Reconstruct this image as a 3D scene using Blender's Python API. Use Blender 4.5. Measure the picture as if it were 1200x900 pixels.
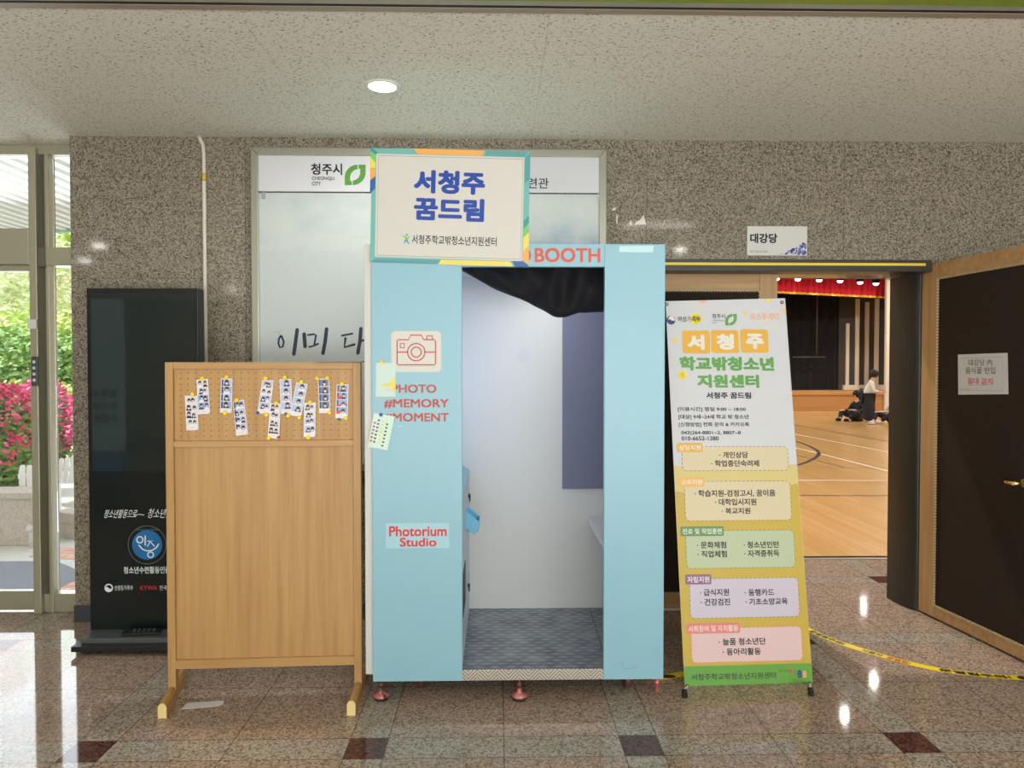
import bpy, bmesh, math, random
from mathutils import Vector, Matrix
for o in list(bpy.data.objects): bpy.data.objects.remove(o)
SC = bpy.context.scene
COL = SC.collection
R = math.radians
random.seed(7)

# ------------------------------------------------------------------ camera, world, sun, exposure
F = 830.0                      # focal length in pixels of the 1200x900 frame
YAW = math.atan(18/866); PITCH = math.atan(18/866); CAMH = 1.5
cam = bpy.data.cameras.new('camera'); cam.sensor_width = 36; cam.lens = F/1200*36
cam.clip_start = .05; cam.clip_end = 200
camo = bpy.data.objects.new('camera', cam); COL.objects.link(camo)
camo.location = (0, 0, CAMH); camo.rotation_euler = (math.pi/2-PITCH, 0, -YAW)
SC.camera = camo
CM = Matrix.Translation((0, 0, CAMH)) @ camo.rotation_euler.to_matrix().to_4x4()
SC.view_settings.view_transform = 'Standard'; SC.view_settings.look = 'None'
SC.view_settings.gamma = 1; SC.view_settings.use_curve_mapping = False
SC.view_settings.exposure = -0.12
SC.cycles.max_bounces = 10; SC.cycles.diffuse_bounces = 5; SC.cycles.transparent_max_bounces = 16
SC.cycles.sample_clamp_indirect = 6

w = bpy.data.worlds.new('sky'); SC.world = w; w.use_nodes = True
bg = w.node_tree.nodes['Background']; bg.inputs[0].default_value = (.80, .91, 1, 1); bg.inputs[1].default_value = 2.9

def light(name, kind, loc, power, col=(1, 1, 1), rot=(0, 0, 0), size=None, size_y=None, **kw):
    l = bpy.data.lights.new(name, kind); l.energy = power; l.color = col
    if kind == 'AREA':
        l.shape = 'RECTANGLE' if size_y else 'DISK'; l.size = size
        if size_y: l.size_y = size_y
    for k, v in kw.items(): setattr(l, k, v)
    o = bpy.data.objects.new(name, l); o.location = loc; o.rotation_euler = rot; COL.objects.link(o); return o

light('sun', 'SUN', (-10, 8, 12), 5.5, (1, .96, .88), (R(6), R(-42), 0), angle=R(1.5))
# added area lamp behind the camera, aimed up to brighten the ceiling
light('ceiling_fill', 'AREA', (1.2, -4.2, .8), 900, (.99, 1, .97), (R(164), 0, 0), 8.0, 3.0)
# daylight through the glass entrance on the left
light('daylight_entrance', 'AREA', (-4.9, 5.3, 1.3), 190, (.90, .96, 1), (R(-113), 0, 0), 4.6, 2.7)
# ceiling luminaires of the lobby (above and behind the camera; the one in view is built below)
SPOTS = [(-4.37, .58), (-5.13, -.47), (2.07, .47), (-4.47, -3.6), (-1.2, .5), (0, -1)]
for x, y in SPOTS: light('ceiling_lamp', 'AREA', (x, y, 2.85), 3, (1, .97, .93), (0, 0, 0), .13)
light('ceiling_panel_lamp', 'AREA', (1.5, 1.9, 2.835), 1.6, (1, .97, .93), (0, 0, 0), .62, .24)

# ------------------------------------------------------------------ helpers
def ray(px, py):
    return (CM.to_3x3() @ Vector(((px-600)/F, -(py-450)/F, -1)))
O = Vector((0, 0, CAMH))
def PY(px, py, Y):
    d = ray(px, py); return O+d*(Y/d.y)
def PZ(px, py, z=0.0):
    d = ray(px, py); return O+d*((z-CAMH)/d.z)

def lin(c):
    return tuple(((v/255)/12.92 if v/255 <= .04045 else ((v/255+.055)/1.055)**2.4) for v in c)

MATS = {}
def mat(name, rgb, rough=.6, metal=0, spec=.5, emit=0, coat=0, bump=None):
    if name in MATS: return MATS[name]
    m = bpy.data.materials.new(name); m.use_nodes = True
    b = m.node_tree.nodes['Principled BSDF']
    c = (*lin(rgb), 1)
    b.inputs['Base Color'].default_value = c; b.inputs['Roughness'].default_value = rough
    b.inputs['Metallic'].default_value = metal; b.inputs['Specular IOR Level'].default_value = spec
    if coat: b.inputs['Coat Weight'].default_value = coat; b.inputs['Coat Roughness'].default_value = .08
    if emit:
        b.inputs['Emission Color'].default_value = c; b.inputs['Emission Strength'].default_value = emit
    if bump:
        N = NT(m); n = N.noise(bump[0], 3); N.bump(n, bump[1])
    MATS[name] = m; return m

class NT:
    def __init__(s, m):
        s.m = m; s.t = m.node_tree; s.b = s.t.nodes['Principled BSDF']
        s.co = s.t.nodes.new('ShaderNodeTexCoord').outputs['Object']
    def n(s, k, **kw):
        x = s.t.nodes.new(k)
        for a, v in kw.items(): setattr(x, a, v)
        return x
    def link(s, a, b): s.t.links.new(a, b)
    def put(s, sock, v):
        if hasattr(v, 'is_linked') or hasattr(v, 'links'): s.link(v, sock)
        else: sock.default_value = v
    def map(s, scale=(1, 1, 1), rot=(0, 0, 0)):
        x = s.n('ShaderNodeMapping'); s.link(s.co, x.inputs[0]); x.inputs['Scale'].default_value = scale; x.inputs['Rotation'].default_value = rot
        return x.outputs[0]
    def noise(s, scale, detail=2, vec=None, rough=.5):
        x = s.n('ShaderNodeTexNoise'); s.link(vec or s.co, x.inputs['Vector']); x.inputs['Scale'].default_value = scale
        x.inputs['Detail'].default_value = detail; x.inputs['Roughness'].default_value = rough; return x.outputs[0]
    def voro(s, scale, vec=None, out='Distance'):
        x = s.n('ShaderNodeTexVoronoi'); s.link(vec or s.co, x.inputs['Vector']); x.inputs['Scale'].default_value = scale; return x.outputs[out]
    def ramp(s, f, stops, interp='LINEAR'):
        x = s.n('ShaderNodeValToRGB'); s.link(f, x.inputs[0]); e = x.color_ramp.elements; x.color_ramp.interpolation = interp
        while len(e) > 1: e.remove(e[-1])
        e[0].position = stops[0][0]; e[0].color = (*lin(stops[0][1]), 1)
        for p, c in stops[1:]:
            k = e.new(p); k.color = (*lin(c), 1)
        return x.outputs[0]
    def math(s, op, a, b=0.0, c=0.0):
        x = s.n('ShaderNodeMath', operation=op)
        for i, v in enumerate((a, b, c)): s.put(x.inputs[i], v)
        return x.outputs[0]
    def mix(s, f, a, b, mode='MIX'):
        x = s.n('ShaderNodeMix', data_type='RGBA', blend_type=mode)
        s.put(x.inputs[0], f); s.put(x.inputs[6], a if not isinstance(a, tuple) else (*lin(a), 1)); s.put(x.inputs[7], b if not isinstance(b, tuple) else (*lin(b), 1))
        return x.outputs[2]
    def xyz(s):
        x = s.n('ShaderNodeSeparateXYZ'); s.link(s.co, x.inputs[0]); return x.outputs
    def base(s, c): s.link(c, s.b.inputs['Base Color'])
    def bump(s, h, strength=.2, dist=.01):
        x = s.n('ShaderNodeBump'); x.inputs['Strength'].default_value = strength; x.inputs['Distance'].default_value = dist
        s.link(h, x.inputs['Height']); s.link(x.outputs[0], s.b.inputs['Normal'])
    def cell(s, v, off, period):         # wraps v into [0,period)
        a = s.math('SUBTRACT', v, off); return s.math('FLOORED_MODULO', a, period)
    def line(s, v, at, half):            # 1 near v == at
        return s.math('LESS_THAN', s.math('ABSOLUTE', s.math('SUBTRACT', v, at)), half)

# ---- procedural materials
def speckle(N, pal, scale):
    """granite colour out of cell noise: pal = list of (pos, rgb)"""
    a = N.voro(scale, out='Color')
    sp = N.n('ShaderNodeSeparateColor'); N.link(a, sp.inputs[0])
    big = N.noise(scale*.12, 3)
    f = N.math('ADD', N.math('MULTIPLY', sp.outputs[0], .8), N.math('MULTIPLY', big, .22))
    return N.ramp(f, pal, 'LINEAR')

def m_wall_granite():
    m = mat('granite_wall', (120, 112, 100), .07); N = NT(m); X, Y, Z = N.xyz()
    c = speckle(N, [(0, (52, 48, 42)), (.22, (86, 80, 70)), (.42, (126, 117, 103)), (.7, (144, 135, 119)), (1, (168, 158, 142))], 170)
    zc = N.cell(Z, 2.63-.595*5, .595); xc = N.cell(X, -.3, 1.19)
    j = N.math('MAXIMUM', N.line(zc, .0, .003), N.line(xc, .003, .002))
    c = N.mix(N.math('MULTIPLY', j, .55), c, (62, 57, 50)); N.base(c)
    return m
def m_floor():
    m = mat('granite_floor', (150, 130, 112), .13, spec=.34); N = NT(m); X, Y, Z = N.xyz()
    P = 1.092; S = .156; T = .468
    xc = N.cell(X, -.598, P); yc = N.cell(Y, 2.705, P)
    inx = N.math('LESS_THAN', xc, S); iny = N.math('LESS_THAN', yc, S)
    strip = N.math('MAXIMUM', inx, iny); dark = N.math('MULTIPLY', inx, iny)
    brown = speckle(N, [(0, (94, 78, 68)), (.25, (132, 113, 100)), (.5, (164, 143, 127)), (.75, (176, 155, 139)), (1, (200, 180, 163))], 140)
    grey = speckle(N, [(0, (88, 81, 73)), (.22, (124, 115, 104)), (.45, (156, 145, 132)), (1, (190, 180, 166))], 140)
    red = speckle(N, [(0, (44, 28, 26)), (.4, (84, 52, 48)), (1, (112, 76, 70))], 125)
    c = N.mix(strip, brown, grey); c = N.mix(dark, c, red)
    j = N.math('MAXIMUM', N.line(xc, .002, .0022), N.line(xc, S, .0022))
    j = N.math('MAXIMUM', j, N.line(yc, .002, .0022)); j = N.math('MAXIMUM', j, N.line(yc, S, .0022))
    j = N.math('MAXIMUM', j, N.line(xc, S+T, .0022)); j = N.math('MAXIMUM', j, N.line(yc, S+T, .0022))
    c = N.mix(N.math('MULTIPLY', j, .75), c, (70, 60, 52)); N.base(c)
    N.link(N.math('ADD', N.math('MULTIPLY', N.noise(3, 3), .05), .03), N.b.inputs['Roughness'])
    return m
def m_ceiling():
    m = mat('mineral_ceiling', (205, 202, 190), .9, spec=.2); N = NT(m); X, Y, Z = N.xyz()
    v = N.map((46, 150, 1), (0, 0, R(-40)))
    n = N.noise(1.0, 3, v, .6)
    v2 = N.map((70, 70, 1)); n2 = N.noise(1.3, 2, v2)
    f = N.math('MINIMUM', n, N.math('ADD', n2, .03))
    c = N.ramp(f, [(0, (84, 81, 72)), (.345, (118, 114, 103)), (.395, (220, 219, 206)), (1, (228, 225, 215))])
    j = N.math('MAXIMUM', N.line(N.cell(X, .2, 1.2), .004, .002), N.line(N.cell(Y, .1, .6), .004, .002))
    c = N.mix(N.math('MULTIPLY', j, .28), c, (150, 146, 134)); N.base(c); N.bump(f, .25, .004)
    return m
def m_wood(name, a, b, c, along='z', scale=1.0, rough=.45):
    m = mat(name, b, rough); N = NT(m)
    s = {'z': (40, 40, 1.6), 'x': (1.6, 40, 40), 'y': (40, 1.6, 40)}[along]
    s = tuple(v*scale for v in s)
    n = N.noise(1, 4, N.map(s), .55); n2 = N.noise(.18, 2, N.map(s))
    f = N.math('ADD', N.math('MULTIPLY', n, .65), N.math('MULTIPLY', n2, .35))
    N.base(N.ramp(f, [(.3, a), (.5, b), (.7, c)])); N.bump(n, .05, .002)
    return m
def m_hallfloor():
    m = mat('court_parquet', (205, 158, 100), .22); N = NT(m); X, Y, Z = N.xyz()
    br = N.n('ShaderNodeTexBrick'); N.link(N.map((1, 1, 1), (0, 0, R(90))), br.inputs['Vector'])
    br.offset = .37
    for k, v in (('Scale', 1.0), ('Brick Width', 1.8), ('Row Height', .075), ('Mortar Size', .0012)): br.inputs[k].default_value = v
    br.inputs['Color1'].default_value = (*lin((220, 176, 116)), 1); br.inputs['Color2'].default_value = (*lin((203, 158, 98)), 1)
    br.inputs['Mortar'].default_value = (*lin((150, 108, 62)), 1)
    g = N.noise(1, 3, N.map((30, 1.2, 1))); c = N.mix(N.math('MULTIPLY', g, .35), br.outputs[0], (176, 128, 72)); N.base(c)
    return m
def m_peg():
    m = m_wood('pegboard_wood', (166, 124, 70), (182, 140, 85), (193, 153, 98), 'z'); N = NT(m)
    src = m.node_tree.nodes['Principled BSDF'].inputs['Base Color'].links[0].from_socket
    X, Y, Z = N.xyz(); p = .0335
    dx = N.math('SUBTRACT', N.cell(X, .012, p), p/2); dz = N.math('SUBTRACT', N.cell(Z, .004, .0262), .0131)
    d = N.math('ADD', N.math('MULTIPLY', dx, dx), N.math('MULTIPLY', dz, dz))
    N.base(N.mix(N.math('LESS_THAN', d, .0026**2), src, (84, 56, 28)))
    return m
def m_mesh(name='speaker_cloth', ax=0):
    m = mat(name, (44, 36, 31), .8, spec=.2); N = NT(m); q_ = N.xyz(); X, Z = q_[ax], q_[2]; p = .011
    dx = N.math('SUBTRACT', N.cell(X, 0, p), p/2); dz = N.math('SUBTRACT', N.cell(Z, 0, p), p/2)
    d = N.math('ADD', N.math('MULTIPLY', dx, dx), N.math('MULTIPLY', dz, dz))
    N.base(N.mix(N.math('LESS_THAN', d, .003**2), (44, 36, 31), (62, 49, 40))); return m
def m_checker():
    m = mat('checker_plate', (134, 140, 150), .32, metal=.75); N = NT(m); X, Y, Z = N.xyz()
    p = .072
    def dia(ox, oy, flip):
        a = N.math('ABSOLUTE', N.math('SUBTRACT', N.cell(X, ox, p), p/2)); b = N.math('ABSOLUTE', N.math('SUBTRACT', N.cell(Y, oy, p), p/2))
        if flip: a, b = b, a
        return N.math('LESS_THAN', N.math('ADD', N.math('MULTIPLY', a, .42), N.math('MULTIPLY', b, 1.5)), .0125)
    h = N.math('MAXIMUM', dia(0, 0, 0), dia(p/2, p/2, 0))
    N.bump(h, .7, .004); n = N.noise(9, 4)
    c = N.ramp(n, [(.3, (104, 110, 120)), (.7, (160, 166, 176))]); N.base(N.mix(N.math('MULTIPLY', h, .5), c, (205, 208, 214))); return m
def m_lip():
    m = mat('checker_lip', (190, 182, 172), .35, metal=.6); N = NT(m); X, Y, Z = N.xyz()
    d1 = N.math('FLOORED_MODULO', N.math('ADD', X, Z), .0165); d2 = N.math('FLOORED_MODULO', N.math('SUBTRACT', X, Z), .0165)
    sel = N.math('LESS_THAN', N.cell(X, 0, .092), .046)
    h = N.math('ADD', N.math('MULTIPLY', sel, N.math('LESS_THAN', d1, .006)), N.math('MULTIPLY', N.math('SUBTRACT', 1, sel), N.math('LESS_THAN', d2, .006)))
    N.base(N.mix(h, (160, 152, 142), (222, 214, 204))); N.bump(h, .5, .003); return m
def m_poster():
    m = mat('poster_paper', (200, 208, 206), .6); N = NT(m); X, Y, Z = N.xyz()
    n = N.noise(2.2, 5, N.map((1, 1, 1.6)), .6)
    c = N.ramp(n, [(.3, (168, 180, 185)), (.5, (186, 193, 190)), (.75, (198, 201, 195))])
    # watercolour blue wash printed at the right of the poster
    n2 = N.noise(7, 5, N.map((1, 1, .8)), .65)
    rx = N.math('SMOOTH_MIN', 1.0, N.math('MULTIPLY', N.math('MAXIMUM', N.math('SUBTRACT', X, -.05), 0), 4), .01)
    lowz = N.math('MINIMUM', 1.0, N.math('MULTIPLY', N.math('MAXIMUM', N.math('SUBTRACT', 1.52, Z), 0), 4))
    g = N.math('MULTIPLY', N.math('MULTIPLY', rx, lowz), N.math('MULTIPLY', N.math('MAXIMUM', N.math('SUBTRACT', n2, .36), 0), 3.2))
    N.base(N.mix(N.math('MINIMUM', g, .7), c, (122, 150, 182))); N.bump(N.noise(3, 3, N.map((.6, 1, 3))), .25, .02); return m
def m_banner():
    """vinyl of the roll banner: object-space z is height along the sheet"""
    m = mat('banner_vinyl', (203, 205, 211), .42); return m
def m_leaf(name, a, b, c, scale=9):
    m = mat(name, b, .55); N = NT(m); N.base(N.ramp(N.noise(scale, 2), [(.3, a), (.5, b), (.7, c)])); return m
def m_glass(name='window_glass', tint=(1, 1, 1), refl=.9):
    m = bpy.data.materials.new(name); m.use_nodes = True; t = m.node_tree; t.nodes.clear()
    o = t.nodes.new('ShaderNodeOutputMaterial'); mx = t.nodes.new('ShaderNodeMixShader'); fr = t.nodes.new('ShaderNodeFresnel'); fr.inputs[0].default_value = 1.45
    tr = t.nodes.new('ShaderNodeBsdfTransparent'); tr.inputs[0].default_value = (*tint, 1); gl = t.nodes.new('ShaderNodeBsdfGlossy'); gl.inputs['Roughness'].default_value = .01
    t.links.new(fr.outputs[0], mx.inputs[0]); t.links.new(tr.outputs[0], mx.inputs[1]); t.links.new(gl.outputs[0], mx.inputs[2]); t.links.new(mx.outputs[0], o.inputs[0])
    return m

M_WALL = m_wall_granite(); M_FLOOR = m_floor(); M_CEIL = m_ceiling(); M_GLASS = m_glass()
M_OAKZ = m_wood('beech_upright', (164, 122, 71), (180, 140, 87), (191, 152, 99), 'z')
M_OAKX = m_wood('beech_rail', (166, 124, 73), (182, 142, 89), (193, 154, 101), 'x')
M_OAKEND = mat('beech_end', (226, 203, 140), .6)
M_PEG = m_peg()
M_DOORZ = m_wood('ash_stile', (160, 122, 78), (182, 144, 96), (198, 162, 114), 'z', .7)
M_DOORX = m_wood('ash_rail', (160, 122, 78), (182, 144, 96), (198, 162, 114), 'x', .7)
M_MESH = m_mesh(); M_MESHY = m_mesh('speaker_cloth_side', 1); M_CHECK = m_checker(); M_LIP = m_lip()
M_BLUE = mat('booth_blue', (139, 185, 202), .38, bump=(160, .02))
M_BLUEL = mat('booth_light_blue', (161, 202, 216), .38)
M_WHITE = mat('booth_white', (206, 204, 202), .45)
M_CORAL = mat('coral_print', (208, 82, 62), .45)
M_BLACK = mat('black_print', (15, 15, 17), .5)
M_STEEL = mat('brushed_steel', (188, 188, 176), .33, metal=.7)
M_ALU = mat('anodised_aluminium', (168, 166, 150), .4, metal=.25)
M_PAPER = mat('white_paper', (212, 212, 212), .7)
M_YEL = mat('yellow_pin', (248, 212, 28), .4)

# ---- mesh builder
ROOTM = {}
def rootm(o):
    while o.parent: o = o.parent
    return ROOTM.get(o.name, Matrix.Identity(4))
def tag(o, label=None, cat=None, group=None, kind=None):
    if label: o['label'] = label
    if cat: o['category'] = cat
    if group: o['group'] = group
    if kind: o['kind'] = kind
    return o
def thing(name, label, cat, loc, rz=0.0, group=None, kind=None):
    o = bpy.data.objects.new(name, None); o.empty_display_size = .1; COL.objects.link(o)
    o.location = loc; o.rotation_euler = (0, 0, rz)
    ROOTM[o.name] = Matrix.Translation(Vector(loc)) @ Matrix.Rotation(rz, 4, 'Z')
    return tag(o, label, cat, group, kind)

class MB:
    def __init__(s): s.bm = bmesh.new(); s.mats = []
    def mi(s, m):
        if m not in s.mats: s.mats.append(m)
        return s.mats.index(m)
    def _post(s, faces, m, smooth=False):
        i = s.mi(m)
        for f in faces: f.material_index = i; f.smooth = smooth
    def poly(s, pts, m):
        f = s.bm.faces.new([s.bm.verts.new(p) for p in pts]); s._post([f], m); return f
    def box(s, x0, x1, y0, y1, z0, z1, m, M=None):
        c = [Vector((x, y, z)) for z in (z0, z1) for y in (y0, y1) for x in (x0, x1)]
        return s.hexa(c, m, M)
    def hexa(s, c, m, M=None):
        if M is not None: c = [M @ v for v in c]
        v = [s.bm.verts.new(p) for p in c]
        fs = [s.bm.faces.new([v[i] for i in q]) for q in ((0, 2, 3, 1), (4, 5, 7, 6), (0, 1, 5, 4), (2, 6, 7, 3), (0, 4, 6, 2), (1, 3, 7, 5))]
        s._post(fs, m); return fs
    def prism(s, pts, d, m):
        """closed polygon (3D points) extruded by vector d"""
        d = Vector(d); a = [s.bm.verts.new(Vector(p)) for p in pts]; b = [s.bm.verts.new(Vector(p)+d) for p in pts]
        fs = [s.bm.faces.new(a[::-1]), s.bm.faces.new(b)]
        n = len(a)
        for i in range(n): fs.append(s.bm.faces.new((a[i], a[(i+1) % n], b[(i+1) % n], b[i])))
        s._post(fs, m); return fs
    def tube(s, pts, r, m, n=10, caps=True):
        pts = [Vector(p) for p in pts]; rs = r if isinstance(r, (list, tuple)) else [r]*len(pts)
        rings = []; up = None
        for i, p in enumerate(pts):
            t = (pts[min(i+1, len(pts)-1)]-pts[max(i-1, 0)]).normalized()
            if up is None: up = t.orthogonal().normalized()
            up = (up-t*up.dot(t)); up = up.normalized() if up.length > 1e-6 else t.orthogonal().normalized()
            w_ = t.cross(up)
            rings.append([s.bm.verts.new(p+(up*math.cos(2*math.pi*k/n)+w_*math.sin(2*math.pi*k/n))*rs[i]) for k in range(n)])
        fs = []
        for a, b in zip(rings, rings[1:]):
            for k in range(n): fs.append(s.bm.faces.new((a[k], a[(k+1) % n], b[(k+1) % n], b[k])))
        s._post(fs, m, True)
        if caps: s._post([s.bm.faces.new(rings[0][::-1]), s.bm.faces.new(rings[-1])], m)
    def lathe(s, prof, c, m, axis='z', n=20, caps=True):
        """prof = [(radius, height)]"""
        c = Vector(c); rings = []
        for r, h in prof:
            ring = []
            for k in range(n):
                a = 2*math.pi*k/n; p = (r*math.cos(a), r*math.sin(a), h)
                if axis == 'y': p = (p[0], p[2], p[1])
                if axis == 'x': p = (p[2], p[0], p[1])
                ring.append(s.bm.verts.new(c+Vector(p)))
            rings.append(ring)
        fs = []
        for a, b in zip(rings, rings[1:]):
            for k in range(n): fs.append(s.bm.faces.new((a[k], a[(k+1) % n], b[(k+1) % n], b[k])))
        s._post(fs, m, True)
        for ring in (rings[0], rings[-1]) if caps else (): s._post([s.bm.faces.new(ring)], m)
    def ball(s, c, r, m, n=2, sc=(1, 1, 1)):
        g = bmesh.ops.create_icosphere(s.bm, subdivisions=n, radius=1, matrix=Matrix.Translation(c) @ Matrix.Diagonal((r*sc[0], r*sc[1], r*sc[2], 1)))
        s._post({f for v in g['verts'] for f in v.link_faces}, m, True)
    def build(s, name, parent=None, bevel=0, seg=2, local=False, recalc=True):
        if recalc: bmesh.ops.recalc_face_normals(s.bm, faces=s.bm.faces)
        me = bpy.data.meshes.new(name); s.bm.to_mesh(me); s.bm.free()
        for m in s.mats: me.materials.append(m)
        o = bpy.data.objects.new(name, me); COL.objects.link(o)
        if parent is not None:
            o.parent = parent
            if not local: me.transform(rootm(parent).inverted())
        if bevel:
            b = o.modifiers.new('bevel', 'BEVEL'); b.width = bevel; b.segments = seg; b.limit_method = 'ANGLE'; b.harden_normals = False
        return o

# ---- a flat printed surface: pixel of the photo -> point of the plane
class Plane:
    def __init__(s, o, u, v):
        s.o = Vector(o); s.u = Vector(u).normalized(); v = Vector(v); s.v = (v-s.u*v.dot(s.u)).normalized(); s.n = s.u.cross(s.v)
        s.d0 = 0.0
    def ab(s, px, py):
        d = ray(px, py); t = (s.o-O).dot(s.n)/d.dot(s.n); p = O+d*t-s.o; return p.dot(s.u), p.dot(s.v)
    def at(s, a, b, d=0.0): return s.o+s.u*a+s.v*b+s.n*d
    def px(s, x, y, d=0.0): return s.at(*s.ab(x, y), d)
    def bbox(s, x0, y0, x1, y1):
        ym, xm = (y0+y1)/2, (x0+x1)/2
        return s.ab(x0, ym)[0], s.ab(x1, ym)[0], s.ab(xm, y1)[1], s.ab(xm, y0)[1]
    def mat4(s):
        return Matrix(((s.u.x, s.v.x, s.n.x, s.o.x), (s.u.y, s.v.y, s.n.y, s.o.y), (s.u.z, s.v.z, s.n.z, s.o.z), (0, 0, 0, 1)))
_txt = bpy.data.curves.new('lettering_source', 'FONT'); _txto = bpy.data.objects.new('lettering_source', _txt); COL.objects.link(_txto)
_txt.resolution_u = 3
_cache = {}
def text_mesh(body, bold):
    """outline of a line of writing; a bold one is overprinted a hair to every side"""
    _txt.body = body
    dg = bpy.context.evaluated_depsgraph_get(); dg.update()
    me = bpy.data.meshes.new_from_object(_txto.evaluated_get(dg))
    if bold < .008: return me
    bm = bmesh.new(); n = 8 if bold > .03 else 4
    for k in range(n):
        o_ = Vector((math.cos(2*math.pi*(k+.5)/n), math.sin(2*math.pi*(k+.5)/n), 0))*bold*1.15+Vector((0, 0, 5e-5*(k+1)))
        me.transform(Matrix.Translation(o_)); bm.from_mesh(me); me.transform(Matrix.Translation(-o_))
    bm.from_mesh(me); bm.to_mesh(me); bm.free(); return me
def text(mb, pl, body, box, m, bold=.0, d=.0008, mirror=False, ab=None):
    me = text_mesh(body, bold); xs = [v.co.x for v in me.vertices]; ys = [v.co.y for v in me.vertices]
    a0, a1, b0, b1 = ab or pl.bbox(*box)
    x0, x1, y0, y1 = min(xs), max(xs), min(ys), max(ys)
    for v in me.vertices:
        v.co = pl.at(a0+(v.co.x-x0)/(x1-x0)*(a1-a0), b0+(v.co.y-y0)/(y1-y0)*(b1-b0), d+v.co.z)
    n0 = len(mb.bm.faces); mb.bm.from_mesh(me); mb.bm.faces.ensure_lookup_table()
    mb._post(mb.bm.faces[n0:], m); bpy.data.meshes.remove(me)
def rrect_ab(a0, a1, b0, b1, r, n=5):
    out = []
    for cx, cy, s in ((a1-r, b1-r, 0), (a0+r, b1-r, 90), (a0+r, b0+r, 180), (a1-r, b0+r, 270)):
        for k in range(n+1):
            t = R(s+90*k/n); out.append((cx+r*math.cos(t), cy+r*math.sin(t)))
    return out
def shape(mb, pl, ab, m, d=.0004): mb.poly([pl.at(a, b, d) for a, b in ab], m)
def rrect(mb, pl, box, m, r=0.0, d=.0004):
    a0, a1, b0, b1 = pl.bbox(*box); shape(mb, pl, rrect_ab(a0, a1, b0, b1, max(r, 1e-4), 5 if r else 1), m, d)
def pxpoly(mb, pl, pts, m, d=.0004): shape(mb, pl, [pl.ab(*p) for p in pts], m, d)
def ell_ab(c, ra, rb, rot=0, n=20):
    return [(c[0]+ra*math.cos(t)*math.cos(rot)-rb*math.sin(t)*math.sin(rot), c[1]+ra*math.cos(t)*math.sin(rot)+rb*math.sin(t)*math.cos(rot)) for t in [2*math.pi*k/n for k in range(n)]]
def disc(mb, pl, px, py, rpx, m, d=.0004, ry=None, rot=0, n=20):
    c = pl.ab(px, py); s = abs(pl.ab(px+1, py)[0]-c[0]); shape(mb, pl, ell_ab(c, rpx*s, (ry or rpx)*s, rot, n), m, d)
def stroke(mb, pl, pts, wd, m, d=.0006, closed=False, ab=False, cap=True):
    """ribbon of width wd (metres) along pixel points"""
    P = [Vector(p) if ab else Vector(pl.ab(*p)) for p in pts]; n = len(P)
    L, Rr = [], []
    for i, p in enumerate(P):
        a = P[(i-1) % n] if closed or i else p; b = P[(i+1) % n] if closed or i < n-1 else p
        t = (b-a).normalized(); q = Vector((-t.y, t.x))*wd/2; L.append(p+q); Rr.append(p-q)
    rng = range(n) if closed else range(n-1)
    for i in rng:
        j = (i+1) % n; mb.poly([pl.at(*L[i], d), pl.at(*Rr[i], d), pl.at(*Rr[j], d), pl.at(*L[j], d)], m)
    if cap and not closed:
        for p in (P[0], P[-1]): shape(mb, pl, ell_ab(p, wd/2, wd/2, 0, 10), m, d+.00005)
def dashed(mb, pl, path, wd, m, d, dash, gap):
    path = path+[path[0]]; on = True; left = dash; cur = [Vector(path[0])]
    for a, b in zip(path, path[1:]):
        a, b = Vector(a), Vector(b); L = (b-a).length; pos = 0
        while L-pos > left:
            pos += left; q = a+(b-a)*(pos/L); cur.append(q)
            if on and len(cur) > 1: stroke(mb, pl, cur, wd, m, d, ab=True, cap=False)
            on = not on; left = dash if on else gap; cur = [q]
        left -= L-pos; cur.append(b)
def struct(o, label=None):
    o['kind'] = 'structure'
    if label: o['label'] = label
    return o

# ================================================================== SETTING
YW = 4.235                      # face of the granite wall
H = 2.868                      # ceiling height
YWIN = 4.42                    # plane of the glass entrance
XL = PY(85, 450, YW).x         # left end of the granite wall
DX0, DX1 = .62, PY(1049, 500, YW+.2).x   # clear opening of the hall doorway
HGX = PZ(1076, 717, 0).x
DTOP = PY(900, 318, YW).z
mb = MB()
mb.box(-9, 9, -7, YW+.02, -.12, 0, M_FLOOR); mb.box(-9, XL+.3, YW+.02, YWIN+.06, -.12, 0, M_FLOOR); mb.box(.3, 3.6, YW+.02, 5.6, -.12, 0, M_FLOOR)
struct(mb.build('floor'))
mb = MB(); mb.box(-9, 9, -7, YWIN+.12, H, H+.2, M_CEIL); struct(mb.build('ceiling'))
mb = MB()
mb.box(XL, DX0, YW, YW+.34, 0, H, M_WALL); mb.box(DX0, HGX+.10, YW, YW+.34, DTOP+.005, H, M_WALL); mb.box(HGX+.10, 9, YW, YW+.34, 0, H, M_WALL)
struct(mb.build('wall_back'))
M_PLASTER = mat('wall_plaster', (196, 190, 178), .8)
mb = MB(); mb.box(-9.1, -9, -7, YWIN, 0, H, M_PLASTER); struct(mb.build('wall_left'))
mb = MB(); mb.box(9, 9.1, -7, YW+.3, 0, H, M_PLASTER); struct(mb.build('wall_right'))
mb = MB(); mb.box(-9, -1.4, -7.1, -7, 0, H, M_PLASTER); mb.box(5.8, 9, -7.1, -7, 0, H, M_PLASTER); mb.box(-1.4, 5.8, -7.1, -7, 0, .3, M_PLASTER); struct(mb.build('wall_front'))
M_BASEB = mat('baseboard_grey', (62, 66, 70), .5)
mb = MB(); mb.box(XL-.002, DX0, YW-.012, YW, 0, .1, M_BASEB); struct(mb.build('baseboard_back', bevel=.002))

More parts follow.
